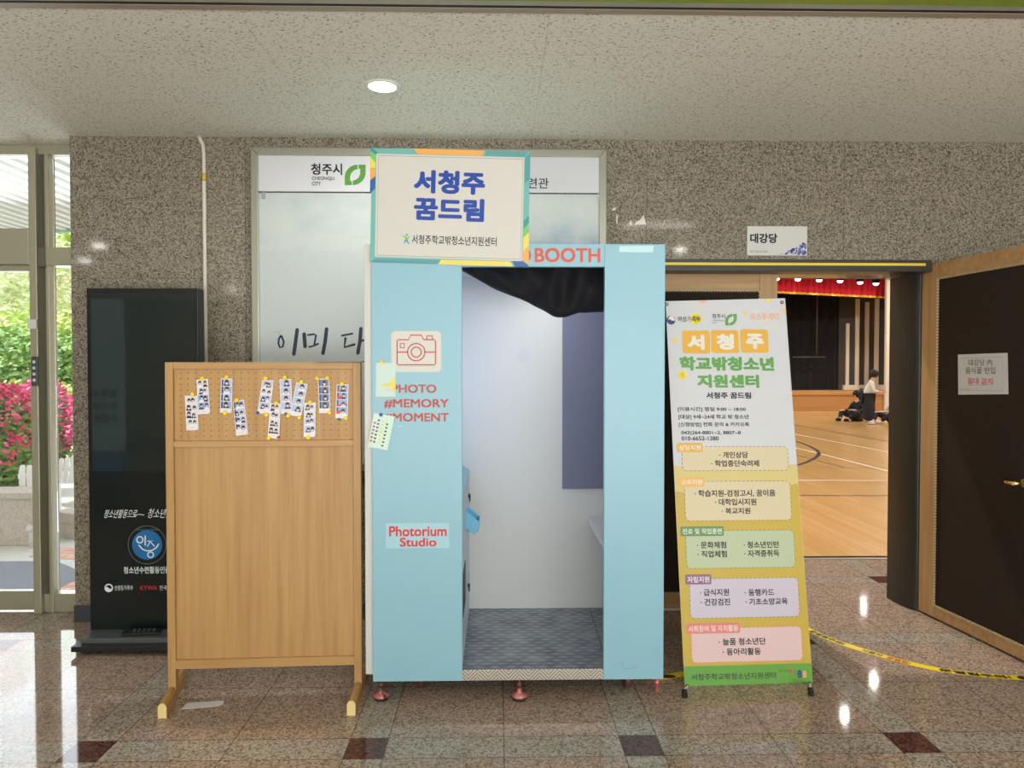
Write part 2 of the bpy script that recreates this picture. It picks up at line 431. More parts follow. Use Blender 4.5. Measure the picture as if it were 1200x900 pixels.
# edge of the lower ceiling in front of the camera: brown angle, dark gap, grey rail and a green hanging fascia
M_BRN = mat('brown_angle', (150, 136, 118), .5); M_GAP = mat('black_gap', (26, 26, 30), .7); M_GRN = mat('green_fascia', (124, 148, 44), .5); M_RAIL = mat('grey_rail', (150, 150, 136), .45)
def bar(name, y0, y1, z0, z1, m):
    mb = MB(); mb.box(-8.8, 8.8, y0, y1, z0, z1, m); return struct(mb.build(name))
YB = PZ(600, 13.5, H).y
bar('trim_1', YB-.034, YB, H-.006, H, M_BRN); bar('trim_2', YB-.056, YB-.034, H-.004, H, M_GAP)
bar('trim_3', YB-.092, YB-.056, H-.006, H, M_RAIL); bar('trim_4', YB-.18, YB-.092, H-.007, H, M_GRN)

# ---- glass entrance (left)
M_FRAME = mat('entrance_aluminium', (168, 164, 142), .38, metal=.35)
M_FRDK = mat('entrance_gap', (96, 92, 78), .5)
def wx(px, y=450): return PY(px, y, YWIN).x
def wz(py, px=50): return PY(px, py, YWIN).z
x_m0, x_m1 = wx(42), wx(51); x_n0, x_n1 = wx(58.5), wx(63)
mb = MB()
mb.box(-8.9, XL+.12, YWIN-.02, YWIN+.08, wz(182), H, M_FRAME)               # head
mb.box(x_m0, x_m1, YWIN-.05, YWIN+.08, 0, H-.02, M_FRAME)                   # mullion beside the door
mb.box(x_m1, x_n0, YWIN+.01, YWIN+.08, 0, wz(182), M_FRDK)
mb.box(x_n0, x_n1, YWIN-.03, YWIN+.02, 0, wz(182), M_FRAME)
mb.box(x_m1, XL+.12, YWIN-.035, YWIN+.06, wz(312), wz(291), M_FRAME)         # transom of the side light
mb.box(x_m1, x_m1+.045, YWIN-.042, YWIN+.06, wz(314), wz(290), M_FRDK)
mb.box(x_m1, XL+.12, YWIN-.02, YWIN+.06, 0, wz(695), M_FRAME)
mb.box(-8.9, -6.3, YWIN-.02, YWIN+.08, 0, H, M_FRAME)
for x in (-5.3,): mb.box(x, x+.06, YWIN-.03, YWIN+.08, 0, H, M_FRAME)
win = struct(mb.build('window_1', bevel=.004))
mb = MB(); mb.box(x_n1, XL+.12, YWIN+.02, YWIN+.026, wz(695), wz(312), M_GLASS); mb.build('pane', win)
mb = MB(); mb.box(x_n1, XL+.12, YWIN+.02, YWIN+.026, wz(291), wz(182), M_GLASS); mb.build('pane', win)
mb = MB(); mb.box(-6.3, x_m0, YWIN+.02, YWIN+.026, wz(270), wz(182), M_GLASS); mb.build('pane', win)
mb = MB(); mb.box(-5.24, x_m0, YWIN-.05, YWIN+.06, wz(311), wz(269.5), M_FRAME); mb.build('transom', win, bevel=.004)
mb = MB(); mb.box(wx(41), wx(51.5), YWIN-.066, YWIN-.05, wz(386), wz(375), M_WHITE); mb.build('alarm_contact', win, bevel=.003)
mb = MB(); mb.box(wx(44.5), wx(51.5), YWIN-.062, YWIN-.05, wz(452), wz(418), mat('lock_plate', (86, 92, 100), .35, metal=.5))
for k in range(4): mb.box(wx(46.4), wx(49.6), YWIN-.066, YWIN-.062, wz(447-k*7), wz(443.5-k*7), M_WHITE)
mb.build('lock_plate', win, bevel=.002)
mb = MB()
mb.box(-5.24, x_m0-.004, YWIN-.01, YWIN+.03, .012, wz(692), M_FRAME); mb.box(-5.24, x_m0-.004, YWIN-.01, YWIN+.03, wz(318), wz(311), M_FRAME)
mb.box(-5.24, -5.18, YWIN-.01, YWIN+.03, wz(692), wz(318), M_FRAME); mb.box(x_m0-.012, x_m0-.004, YWIN-.01, YWIN+.03, wz(692), wz(318), M_FRAME)
dr = struct(mb.build('door_1', bevel=.003))
mb = MB(); mb.box(-5.18, x_m0-.012, YWIN+.006, YWIN+.014, wz(692), wz(318), M_GLASS); mb.build('pane', dr)

# ---- outside, seen through the entrance
G0 = -.04
M_PAVE = mat('pale_paving', (206, 204, 198), .7, bump=(40, .1)); M_ROAD = mat('asphalt', (126, 130, 140), .8, bump=(90, .2))
mb = MB(); mb.box(-20, XL+1.2, YWIN+.12, 26, G0-.1, G0, M_PAVE); struct(mb.build('outside_ground'))
ya, yb = PZ(20, 692, G0).y, PZ(20, 658, G0).y
mb = MB(); mb.prism([PZ(-300, 694, G0+.004), PZ(78, 694, G0+.004), PZ(100, 672, G0+.004), PZ(62, 655.5, G0+.004), PZ(47, 657.5, G0+.004), PZ(-300, 659, G0+.004)], (0, 0, -.02), M_ROAD); struct(mb.build('outside_road'))
def m_brick():
    m = mat('orange_pavers', (206, 150, 126), .8); N = NT(m); br = N.n('ShaderNodeTexBrick'); N.link(N.co, br.inputs['Vector'])
    for k, v in (('Scale', 1.0), ('Brick Width', .2), ('Row Height', .1), ('Mortar Size', .006)): br.inputs[k].default_value = v
    br.inputs['Color1'].default_value = (*lin((216, 168, 146)), 1); br.inputs['Color2'].default_value = (*lin((204, 146, 122)), 1); br.inputs['Mortar'].default_value = (*lin((222, 206, 196)), 1)
    N.base(br.outputs[0]); return m
M_BRICK = m_brick()
mb = MB()
mb.prism([PZ(34, 652, G0+.005), PZ(60, 654, G0+.005), PZ(90, 655, G0+.005), PZ(98, 643, G0+.005), PZ(55, 641, G0+.005)], (0, 0, -.02), M_BRICK)
mb.prism([PZ(66, 692, G0+.005), PZ(92, 692, G0+.005), PZ(104, 680, G0+.005), PZ(84, 682, G0+.005)], (0, 0, -.02), M_BRICK)
tag(mb.build('brick_paving'), kind='structure')

M_GRAN = mat('planter_granite', (196, 184, 172), .7); N = NT(M_GRAN); N.base(speckle(N, [(0, (150, 140, 130)), (.35, (186, 174, 162)), (1, (214, 206, 196))], 150))
yp = PZ(20, 640, G0).y
xa = PY(37, 600, yp).x
zt = PY(20, 577, yp).z
pl = thing('granite_planter', 'low pink granite planter wall outside the glass entrance, left of the joint', 'planter', (xa-1, yp, G0))
mb = MB(); mb.box(xa-4, xa, yp, yp+.3, G0, zt-.06, M_GRAN); mb.build('wall_block', pl, bevel=.006)
mb = MB(); mb.box(xa-4, xa+.02, yp-.02, yp+.32, zt-.06, zt, M_GRAN); mb.build('coping', pl, bevel=.008)
q0 = PZ(46, 638, G0)+Vector((.22, .16, 0)); q1 = PZ(120, 625, G0)
dv = (q1-q0); dv.z = 0; nv = Vector((-dv.y, dv.x, 0)).normalized()*.3
pl2 = thing('granite_planter', 'slanting granite planter wall behind the right glass strip of the entrance', 'planter', q0)
def slab(mb, o, z0, z1, m, e=0.0):
    a, b = q0-dv.normalized()*e-nv.normalized()*e, q1-nv.normalized()*e; c, d = q1+nv, q0+nv
    mb.prism([(p.x, p.y, z0) for p in (a, b, c, d)], (0, 0, z1-z0), m)
zt2 = PY(66, 602, q0.y).z
mb = MB(); slab(mb, 0, G0, zt2-.1, M_GRAN); mb.build('wall_block', pl2, bevel=.006)
mb = MB(); slab(mb, 0, zt2-.1, zt2, M_GRAN, .015); mb.build('coping', pl2, bevel=.008)
mb = MB(); mb.tube([(xa+.035, yp-.05, G0), (xa+.035, yp-.05, .12)], .025, M_WHITE); mb.tube([(xa+.035, yp-.05, .12), (xa+.035, yp-.09, .14)], .028, M_WHITE)
tag(mb.build('drain_pipe'), 'short white drain pipe in the joint between the granite planters', 'pipe')

M_PICK = mat('picket_white', (240, 240, 240), .5)
def fence(label, x0, x1, yb_, yt, depth, n, slant=0.0):
    a = PY(x0, yb_, depth); b = PY(x1, yb_, depth); t = PY(x0, yt, depth)
    f = thing('picket_fence', label, 'fence', (a.x, depth, a.z), group='white picket fences in the flower bed')
    wd = (b.x-a.x)/n*.74
    for k in range(n):
        mb = MB(); x = a.x+(b.x-a.x)*(k+.5)/n; z0 = a.z; z1 = t.z+slant*k*.012
        pts = [(x-wd/2, depth, z0), (x+wd/2, depth, z0)]+[(x+wd/2*math.cos(R(q))+slant*.03, depth, z1-wd/2+wd/2*math.sin(R(q))) for q in range(0, 181, 30)]
        mb.prism(pts, (0, .018, 0), M_PICK); mb.build('picket', f, bevel=.002)
    for xx in (a.x, b.x):
        mb = MB(); mb.box(xx-.018, xx+.018, depth+.03, depth+.06, G0, t.z-.05, M_PICK); mb.build('post', f)
    mb = MB(); zm = a.z+(t.z-a.z)*.55; mb.box(a.x-.02, b.x+.02, depth+.018, depth+.036, zm-.02, zm+.02, M_PICK); mb.build('rail', f)
fence('short white picket fence behind the left planter, in front of the pink flowers', 22, 54, 575, 545, yp+.40, 4)
fence('white picket fence seen through the right glass strip, above the slanting planter', 65, 92, 566, 537, yp+.9, 4, 1)

def clump(mb, c, rad, n, size, m, flat=False):
    """leaf quads scattered through an ellipsoid"""
    for _ in range(n):
        v = Vector((random.gauss(0, 1), random.gauss(0, 1), random.gauss(0, 1))).normalized()*random.uniform(.62, 1.0)
        p = Vector((c[0]+v.x*rad[0], c[1]+v.y*rad[1], c[2]+v.z*rad[2]))
        a = Vector((random.gauss(0, 1), random.gauss(0, 1), random.gauss(0, .6))).normalized(); b = a.orthogonal().normalized()
        s = size*random.uniform(.6, 1.3); mb.poly([p-a*s, p+b*s*.45, p+a*s, p-b*s*.45], m)
M_LG = m_leaf('leaf_green', (96, 136, 66), (136, 172, 92), (172, 200, 118)); M_LY = m_leaf('leaf_yellow_green', (160, 186, 88), (192, 212, 110), (218, 228, 150))
M_LP = m_leaf('leaf_pale', (190, 206, 140), (214, 222, 168), (232, 226, 198)); M_PINK = m_leaf('azalea_pink', (222, 70, 132), (238, 104, 164), (246, 150, 192), 5); M_RED = m_leaf('azalea_red', (206, 60, 92), (228, 88, 128), (240, 128, 164), 5)
M_BARK = mat('bark', (92, 76, 60), .9); M_LT = m_leaf('leaf_blossom_pink', (206, 170, 150), (226, 196, 178), (236, 214, 200))
def bush(label, c, rad, n, fl, fm, group=None, leafm=None, name='azalea_bush', cat='bush', leaf=.045):
    t = thing(name, label, cat, (c[0], c[1], G0), group=group)
    mb = MB()
    clump(mb, c, rad, n, leaf, leafm or M_LG); clump(mb, c, (rad[0]*.8, rad[1]*.8, rad[2]*.8), n//2, leaf*1.3, leafm or M_LG); tag(mb.build('foliage', t, recalc=False), kind=None)
    if fl:
        mb = MB()
        for q in range(fl):
            th = random.uniform(0, 2*math.pi); ph = random.uniform(-.35, 1.4)
            v = Vector((math.cos(th)*math.cos(ph), math.sin(th)*math.cos(ph), math.sin(ph)))
            p = (c[0]+v.x*rad[0]*1.02, c[1]+v.y*rad[1]*1.02, c[2]+v.z*rad[2]*1.02)
            clump(mb, p, (.05, .05, .04), 5, .032, fm)
        mb.build('blossom', t, recalc=False)
    mb = MB()
    for q in range(5):
        a = random.uniform(0, 6.28); mb.tube([(c[0], c[1], G0), (c[0]+math.cos(a)*rad[0]*.5, c[1]+math.sin(a)*rad[1]*.5, c[2])], [.02, .006], M_BARK, 6)
    mb.build('stem', t)
def at(px, py, Y): p = PY(px, py, Y); return (p.x, p.y, p.z)
bush('pink azalea bush at the far left behind the planter', at(4, 524, yp+.95), (.34, .3, .60), 1500, 330, M_RED)
bush('pink azalea bush in the middle, behind the short picket fence', at(50, 506, yp+1.9), (.34, .3, .58), 1400, 330, M_PINK)
bush('bright pink azalea bush seen in the right glass strip', at(112, 500, yp+1.75), (.22, .3, .5), 1300, 380, M_PINK)
bush('yellow-green clipped bush rising behind the pink azaleas', at(22, 478, yp+2.6), (1.3, .4, .34), 1600, 0, None, leafm=M_LY, name='low_shrub', leaf=.05)
bush('wide clipped green hedge in the garden', at(10, 436, yp+3.6), (1.9, .45, .62), 3600, 0, None, leafm=M_LG, name='clipped_hedge', cat='hedge', leaf=.06)
bush('yellow-green clipped hedge standing behind the green one', at(60, 420, yp+4.7), (1.9, .45, .84), 2600, 0, None, leafm=M_LY, name='clipped_hedge', cat='hedge', leaf=.06)
def tree(label, c, rad, n, m, m2):
    t = thing('garden_tree', label, 'tree', (c[0], c[1], G0), group='trees of the garden')
    mb = MB(); mb.tube([(c[0], c[1], G0), (c[0]+.05, c[1], c[2]*.6), (c[0], c[1], c[2])], [.12, .09, .03], M_BARK, 8); mb.build('trunk', t)
    mb = MB()
    for q in range(26):
        v = Vector((random.uniform(-1, 1), random.uniform(-1, 1), random.uniform(-1, 1)))
        cc = (c[0]+v.x*rad[0]*.8, c[1]+v.y*rad[1]*.7, c[2]+v.z*rad[2]*.8); clump(mb, cc, (rad[0]*.3, rad[1]*.3, rad[2]*.2), n//26, .085, m if q % 3 else m2)
    mb.build('crown', t, recalc=False)
tree('pale green tree with pinkish blossom at far left of the garden', at(-12, 345, 12.5), (1.6, .8, 1.9), 5200, M_LP, M_LT)
tree('light green tree in the garden seen between the door mullions', at(52, 350, 14.8), (1.9, .8, 2.2), 5200, M_LY, M_LT)
tree('pale tree at the back of the garden, right of the others', at(120, 340, 17.2), (2.0, .8, 2.4), 5200, M_LP, M_LY)
tree('dense green tree far behind the hedge', at(15, 330, 20.5), (5.0, 1.0, 3.0), 6000, M_LY, M_LP)

# slatted canopy soffit over the entrance
M_SL = mat('soffit_slat', (232, 234, 226), .5); M_SD = mat('soffit_dark', (92, 96, 94), .8); M_TEAL = mat('canopy_edge', (150, 196, 178), .5)
cz = 2.87; yc1 = PZ(20, 268, cz).y
cn = thing('canopy_soffit', 'white slatted soffit of the canopy outside the entrance', 'canopy', (-4.5, YWIN+.1, cz))
mb = MB(); mb.box(-9, XL+.2, YWIN+.1, yc1, cz+.05, cz+.3, M_SD); mb.build('backing', cn)
mb = MB(); mb.box(-9, XL+.2, yc1, yc1+.04, cz-.03, cz+.3, M_TEAL); mb.build('edge_trim', cn)
mb = MB()
for k in range(44):
    x = XL+.1-.13*k; mb.box(x-.03, x+.03, YWIN+.12, yc1-.002, cz-.01, cz+.05, M_SL)
mb.build('slat_panel', cn)

# ---- hall doorway: lintel, jamb, leaves
M_DKM = mat('dark_jamb', (58, 56, 51), .4, metal=.3); M_YSTR = mat('yellow_strip', (232, 206, 70), .5)
xA, xB = PY(770, 310, YW).x, PY(1091, 310, YW-.02).x
mb = MB(); mb.box(DX0-.05, xB, YW-.03, YW+.1, PY(900, 318, YW-.03).z, PY(900, 304, YW-.03).z, M_DKM); t5 = struct(mb.build('trim_5', bevel=.003))
mb = MB(); mb.box(DX0-.05, xB-.04, YW-.034, YW-.03, PY(900, 311, YW-.03).z, PY(900, 308, YW-.03).z, M_YSTR); mb.build('yellow_strip', t5)
# rounded right jamb
j0, j1 = PZ(1045, 704, 0), PZ(1076, 716, 0)
mb = MB(); prof = [(j1.x+.10, j1.y+.0)]
n = 8
for k in range(n+1):
    t = R(90*k/n); prof.append((j1.x-(j1.x-j0.x)*math.sin(t), j1.y+(j0.y-j1.y)*(1-math.cos(t))))
prof += [(j0.x, j0.y+.06), (j1.x+.10, j0.y+.06)]
mb.prism([(x, y, 0) for x, y in prof], (0, 0, DTOP), M_DKM); struct(mb.build('trim_6'))
bar_y = 4.36
def leafZ(px, py): return PY(px, py, bar_y).z
lx1 = PY(910, 500, bar_y).x; lx0 = lx1-1.02; ix1 = PY(889, 500, bar_y).x
zb, zt_ = .012, leafZ(850, 315.5); zi0, zi1 = leafZ(788, 695), leafZ(840, 341)
M_BEAD = mat('bead_trim', (190, 170, 132), .5)
def door_leaf(name, fr, wdt, z0, z1, st, rl0, rl1, thick, cloth=None):
    """door in a plane: a along, b up from the floor"""
    mb = MB(); B = lambda a0, a1, b0, b1, d0, d1, m: mb.hexa([fr.at(a, b, d) for d in (d0, d1) for b in (b0, b1) for a in (a0, a1)], m)
    B(0, st, z0, z1, -thick, 0, M_DOORZ); B(wdt-st, wdt, z0, z1, -thick, 0, M_DOORZ); root = struct(mb.build(name, bevel=.003))
    mb = MB(); B(st, wdt-st, z0, rl0, -thick, -.001, M_DOORX); B(st, wdt-st, rl1, z1, -thick, -.001, M_DOORX); mb.build('rail', root, bevel=.003)
    mb = MB(); B(st, wdt-st, rl0, rl1, -thick*.7, -.012, cloth or M_MESH); mb.build('panel', root)
    mb = MB()
    for (a0, b0, a1, b1) in ((st, rl0, st, rl1), (wdt-st, rl0, wdt-st, rl1), (st, rl1, wdt-st, rl1), (st, rl0, wdt-st, rl0)):
        L = math.hypot(a1-a0, b1-b0); k = int(L/.018)
        for i in range(k):
            f = (i+.5)/k; a, b = a0+(a1-a0)*f, b0+(b1-b0)*f; sx = .005; mb.hexa([fr.at(a+da*sx, b+db*sx, d) for d in (-.013, .002) for db in (-1, 1) for da in (-1, 1)], M_BEAD)
    mb.build('bead_molding', root); return root
frL = Plane((lx0, bar_y, 0), (1, 0, 0), (0, 0, 1))
dl = door_leaf('door_2', frL, lx1-lx0, zb, zt_, lx1-ix1, zi0, zi1, .05)
mb = MB(); mb.box(lx0, lx1, bar_y-.006, bar_y+.0, zb-.0, leafZ(788, 719), M_WHITE); mb.build('kick_strip', dl)
hg = PZ(1076, 717, 0); fe = PZ(1200, 777.5, 0); dirv = (fe-hg).normalized(); DW = 1.14
frR = Plane(hg, dirv, (0, 0, 1))
def frz(x, y): return frR.ab(x, y)[1]
door3 = door_leaf('door_3', frR, DW, .012, frz(1140, 299), .125, frz(1140, 731), frz(1140, 319)-.0, .05, M_MESHY)
# lever handle
M_BRASS = mat('brass', (214, 190, 120), .25, metal=.9)
mb = MB(); a, b = frR.ab(1197, 566)
mb.tube([frR.at(a+.01, b, -.012), frR.at(a+.01, b, .06)], .011, M_BRASS); mb.tube([frR.at(a+.012, b, .055), frR.at(a-.035, b, .055), frR.at(a-.05, b+.004, .05)], [.01, .009, .007], M_BRASS)
mb.prism([frR.at(a+.01+.022*math.cos(R(k*24)), b+.022*math.sin(R(k*24)), -.012) for k in range(15)], frR.n*.008, M_BRASS); mb.build('handle', door3)

# ---- the hall beyond
HZ = 5.6; HX0, HX1 = .28, 15.8; HY1 = 29.0; YT = PZ(980, 655, 0).y
M_HALL = m_hallfloor(); M_HW = mat('hall_wall', (150, 128, 104), .8); M_HDK = mat('stage_black', (16, 14, 16), .9); M_LINE = mat('court_white', (240, 226, 204), .4); M_LDK = mat('court_dark', (58, 48, 52), .4)
mb = MB(); mb.box(HX0, HX1, YT, HY1, -.1, 0, M_HALL); fh = struct(mb.build('floor_hall'))
mb = MB(); mb.box(HX0, 4.2, YT-.025, YT+.02, -.01, .006, M_STEEL); struct(mb.build('trim_7', bevel=.002))
mb = MB(); mb.box(3.6, HX1, YW+.35, YT, -.1, 0, M_FLOOR); struct(mb.build('floor_vestibule'))
mb = MB(); mb.box(HX0-.1, HX0, YW+.35, HY1, 0, HZ, M_HW); struct(mb.build('wall_hall_left'))
mb = MB(); mb.box(HX1, HX1+.1, YW+.35, HY1, 0, HZ, M_HW); struct(mb.build('wall_hall_right'))
mb = MB(); mb.box(HX0-.1, HX1+.1, YW+.34, YW+.42, DTOP+.3, HZ, M_HW); mb.box(DX1+.25, HX1, YW+.34, YW+.42, 0, DTOP+.3, M_HW); mb.box(HX0-.1, DX0+.0, YW+.34, YW+.42, 0, DTOP+.3, M_HW); struct(mb.build('wall_hall_front'))
mb = MB(); mb.box(HX0-.1, HX1+.1, YW+.34, HY1+.1, HZ, HZ+.1, mat('hall_ceiling', (92, 76, 64), .8)); struct(mb.build('ceiling_hall'))
mb = MB(); mb.box(HX0-.1, HX1+.1, HY1, HY1+.1, 0, HZ, M_HDK); struct(mb.build('wall_hall_back'))
frF = Plane((0, 0, 0), (1, 0, 0), (0, 1, 0))
def line_on_floor(pts, wd, m, label=None):
    mb = MB(); stroke(mb, frF, pts, wd, m, .003); return mb.build('court_line', fh)
line_on_floor([(900, 503), (933.8, 509.4), (1050, 531.6)], .05, M_LINE)
line_on_floor([(900, 517.5), (935.5, 525.8), (960, 531.6), (1050, 554.5)], .05, M_LINE)
line_on_floor([(880, 563), (1050, 563.4)], .05, M_LINE)
line_on_floor([(880, 580.8), (1055, 581)], .025, M_LDK)
line_on_floor([(930, 498), (961, 503.5), (1050, 519)], .035, M_LDK)
line_on_floor([(905, 512), (920, 514.4), (934.7, 518), (944, 521), (951.5, 524.3), (957.5, 527.8), (959.8, 531), (958, 534.6), (953, 538.2), (945, 541.8), (935.5, 544.8), (915, 549), (890, 552)], .06, M_LDK)
line_on_floor([(920, 530), (935.5, 534), (988.9, 548)], .025, M_LDK)
line_on_floor([(930, 548), (1050, 548.4)], .012, M_LDK)

# stage
YS = PZ(960, 482, 0).y; zs = PY(960, 459.5, YS).z
M_STG = m_wood('stage_front_wood', (166, 118, 70), (186, 136, 84), (198, 148, 96), 'x', .4); M_STT = m_wood('stage_top_wood', (176, 122, 70), (196, 142, 86), (206, 154, 98), 'x', .4)
stg = thing('stage', 'raised wooden stage at the far end of the hall', 'stage', (7, YS, 0))
mb = MB(); mb.box(HX0, HX1-.01, YS+.02, HY1-.02, 0, zs-.1, M_STG); mb.build('front_panel', stg)
mb = MB(); mb.box(HX0, HX1-.01, YS-.02, HY1-.02, zs-.1, zs, M_STT); mb.build('deck', stg)
# proscenium header with the soffit holding the spots
M_HDR = mat('header_brown', (112, 96, 84), .8)
YV = YS+.3
mb = MB(); zh = PY(960, 325.2, YV-.5).z
mb.box(HX0, HX1, YV-.7, YV-.05, zh, HZ, M_HDR); struct(mb.build('beam_stage'))
# red valance with yellow hem (slightly slanting away to the right)
M_REDV = mat('valance_red', (206, 26, 52), .8); M_GOLD = mat('valance_gold', (246, 190, 36), .6)
v0, v1 = PY(905, 341, YV), PY(1039, 347.5, YV+.6); v0b = PY(905, 329, YV); v1b = PY(1039, 332, YV+.6)
va = thing('stage_valance', 'red valance curtain with yellow hem above the stage', 'curtain', (v0.x, YV, v0.z))
ext = (v0-v1)*.8; L0, L1 = v0+ext, v1; 
mb = MB(); n = 140; pa = []
for k in range(n+1):
    f = k/n; p = L0.lerp(L1, f); pa.append((p.x, p.y+.05*math.sin(k*1.7), p.z))
for a, b in zip(pa, pa[1:]):
    mb.poly([a, b, (b[0], b[1], b[2]+.62), (a[0], a[1], a[2]+.62)], M_REDV)
mb.build('drape', va)
mb = MB()
for a, b in zip(pa, pa[1:]): mb.hexa([Vector((p[0], p[1]+dy, p[2]+dz)) for dz in (-.07, .0) for dy in (-.02, .02) for p in (a, b)], M_GOLD)
mb.build('hem', va)
# black stage curtains
mb = MB(); n = 120; x0 = HX0+.05; x1 = PY(980, 400, YS+2.6).x
prev = None
for k in range(n+1):
    x = x0+(x1-x0)*k/n; p = (x, YS+2.6+.07*math.sin(k*1.35), zs)
    if prev: mb.poly([prev, p, (p[0], p[1], HZ-.2), (prev[0], prev[1], HZ-.2)], M_HDK)
    prev = p
tag(mb.build('stage_backdrop'), 'black curtain hanging across the back of the stage', 'curtain')
mb = MB(); p0 = PY(929, 418.5, YS+2.2); p1 = PY(967, 418.5, YS+2.2); p2 = PY(957, 340, YS+2.2); p3 = PY(957, 415, YS+2.2)
M_LIFT = mat('batten_grey', (78, 74, 78), .5)
mb.tube([p0, p1], .025, M_LIFT); mb.tube([(p3.x, p3.y, HZ), p3], .03, M_LIFT); tag(mb.build('lighting_batten'), 'thin grey lighting batten hanging before the black stage curtain', 'batten')
# side wall of the stage with pale slats
M_SLAT = mat('slat_pale', (222, 208, 186), .6); M_PIER = mat('pier_white', (236, 230, 212), .6)
YQ = YS+2.4
mb = MB(); qx0 = PY(981, 400, YQ+.2).x; mb.box(qx0, HX1-.02, YQ+.07, YQ+.3, zs+.015, HZ-.02, mat('slat_recess', (62, 58, 56), .8)); wq = struct(mb.build('wall_stage_side'))
for (xa_, xb_, yt_) in ((991.2, 995, 379), (1002, 1006.8, 350), (1013.4, 1018, 354), (1024.6, 1029.6, 350)):
    mb = MB(); pa_, pb_ = PY(xa_, 455, YQ), PY(xb_, 455, YQ); mb.box(pa_.x, pb_.x, YQ, YQ+.07, zs+.01, PY(xa_, yt_, YQ).z, M_SLAT); mb.build('slat', wq, bevel=.01)
mb = MB(); pa_, pb_ = PY(989, 452, YQ-.1), PY(1038, 452, YQ-.1); mb.box(pa_.x, pb_.x, YQ-.1, YQ+.06, zs+.01, zs+.2, M_SLAT); mb.build('ledge', wq)
mb = MB(); pa_, pb_ = PY(1037.5, 400, YS-.1), PY(1052, 400, YS-.1); mb.box(pa_.x, pb_.x, YS-.16, YS-.04, 0, zh, M_PIER); struct(mb.build('pillar_stage'))
# spots above the valance
M_LAMP = mat('lamp_face', (255, 246, 228), .5, emit=9)
for k, (px, py) in enumerate(((885, 326), (910, 326.5), (935, 327), (960, 328), (984.5, 329), (1008, 330.6), (1026.5, 332))):
    yy = YV-.28+.1*(k-2); p = PY(px, py, yy); zz = zh
    nm = ['second', 'first', 'first', 'second', 'third', 'fourth', 'fifth'][k]
    t = thing('stage_spotlight', ('bright round spotlight over the red valance, %s from the left in the doorway' % nm) if k > 1 else 'round stage spotlight hidden behind the door leaf', 'spotlight', (p.x, yy, p.z), group='spotlights over the stage valance')
    mb = MB(); mb.lathe([(.10, 0), (.12, .05), (.12, max(.06, zz-p.z)+.02)], p, M_HDK); mb.build('housing', t)
    mb = MB(); mb.lathe([(.03, -.075), (.07, -.06), (.10, -.01), (.10, 0)], p, M_LAMP); mb.build('bulb', t)
    light('stage_spot', 'SPOT', (p.x, yy-.02, p.z-.12), 90, (1, .9, .8), (R(14), 0, 0), spot_size=R(75), spot_blend=.6, shadow_soft_size=.08)
# hall ceiling luminaires
LAMPS = [tuple((PZ(*q, 0)*((CAMH+HZ-.06)/CAMH))[:2]) for q in ((990, 838), (1024, 797), (1012, 710))]+[(3, 20), (13, 12), (13.2, 17), (2.4, 9), (4, 14.5), (13.4, 22), (7, 22), (9.5, 9.5), (1.5, 6.5)]
for li, (x, y) in enumerate(LAMPS):
    p = (x, y, HZ)
    t = thing('hall_ceiling_lamp', 'round ceiling lamp of the sports hall, out of view above the doorway', 'lamp', (x, y, HZ-.05), group='ceiling lamps of the hall')
    mb = MB(); mb.lathe([(.08, -.05), (.10, -.03), (.10, 0)], p, M_STEEL); mb.build('housing', t)
    mb = MB(); mb.lathe([(.03, -.062), (.07, -.055), (.07, -.05)], p, mat('hall_lamp_face', (255, 244, 226), .5, emit=6)); mb.build('diffuser', t)
    light('hall_lamp', 'AREA', (x, y, HZ-.07), 16 if li < 3 else 215, (1, .965, .88), (0, 0, 0), .09 if li < 3 else .13)

# ================================================================== PEOPLE in the hall
M_SKIN = mat('skin', (224, 178, 150), .6); M_HAIR = mat('hair_black', (26, 22, 22), .5); M_SHIRT = mat('shirt_white', (232, 230, 228), .8); M_NAVY = mat('trousers_navy', (34, 36, 48), .8); M_GREY = mat('clothes_grey', (190, 190, 192), .8); M_DARK = mat('clothes_black', (30, 30, 34), .8); M_SHOE = mat('shoes_white', (225, 222, 218), .6)
def skin_obj(name, nodes, edges, m, parent, loc, rz, sub=2):
    names = list(nodes); me = bpy.data.meshes.new(name)
    Mx = Matrix.Rotation(rz, 3, 'Z')
    me.from_pydata([Mx @ Vector(nodes[k][:3]) for k in names], [(names.index(a), names.index(b)) for a, b in edges], [])
    o = bpy.data.objects.new(name, me); COL.objects.link(o); o.parent = parent
    bm = bmesh.new(); bm.from_mesh(me); ly = bm.verts.layers.skin.verify(); bm.verts.ensure_lookup_table()
    for i, k in enumerate(names):
        r = nodes[k][3]; bm.verts[i][ly].radius = (r, r) if not isinstance(r, tuple) else r
    bm.verts[0][ly].use_root = True; bm.to_mesh(me); bm.free()
    md = o.modifiers.new('skin', 'SKIN'); md.use_smooth_shade = True; md.branch_smoothing = .3
    sb = o.modifiers.new('sub', 'SUBSURF'); sb.levels = sb.render_levels = sub
    me.materials.append(m); return o
def chain(*ks): return list(zip(ks, ks[1:]))
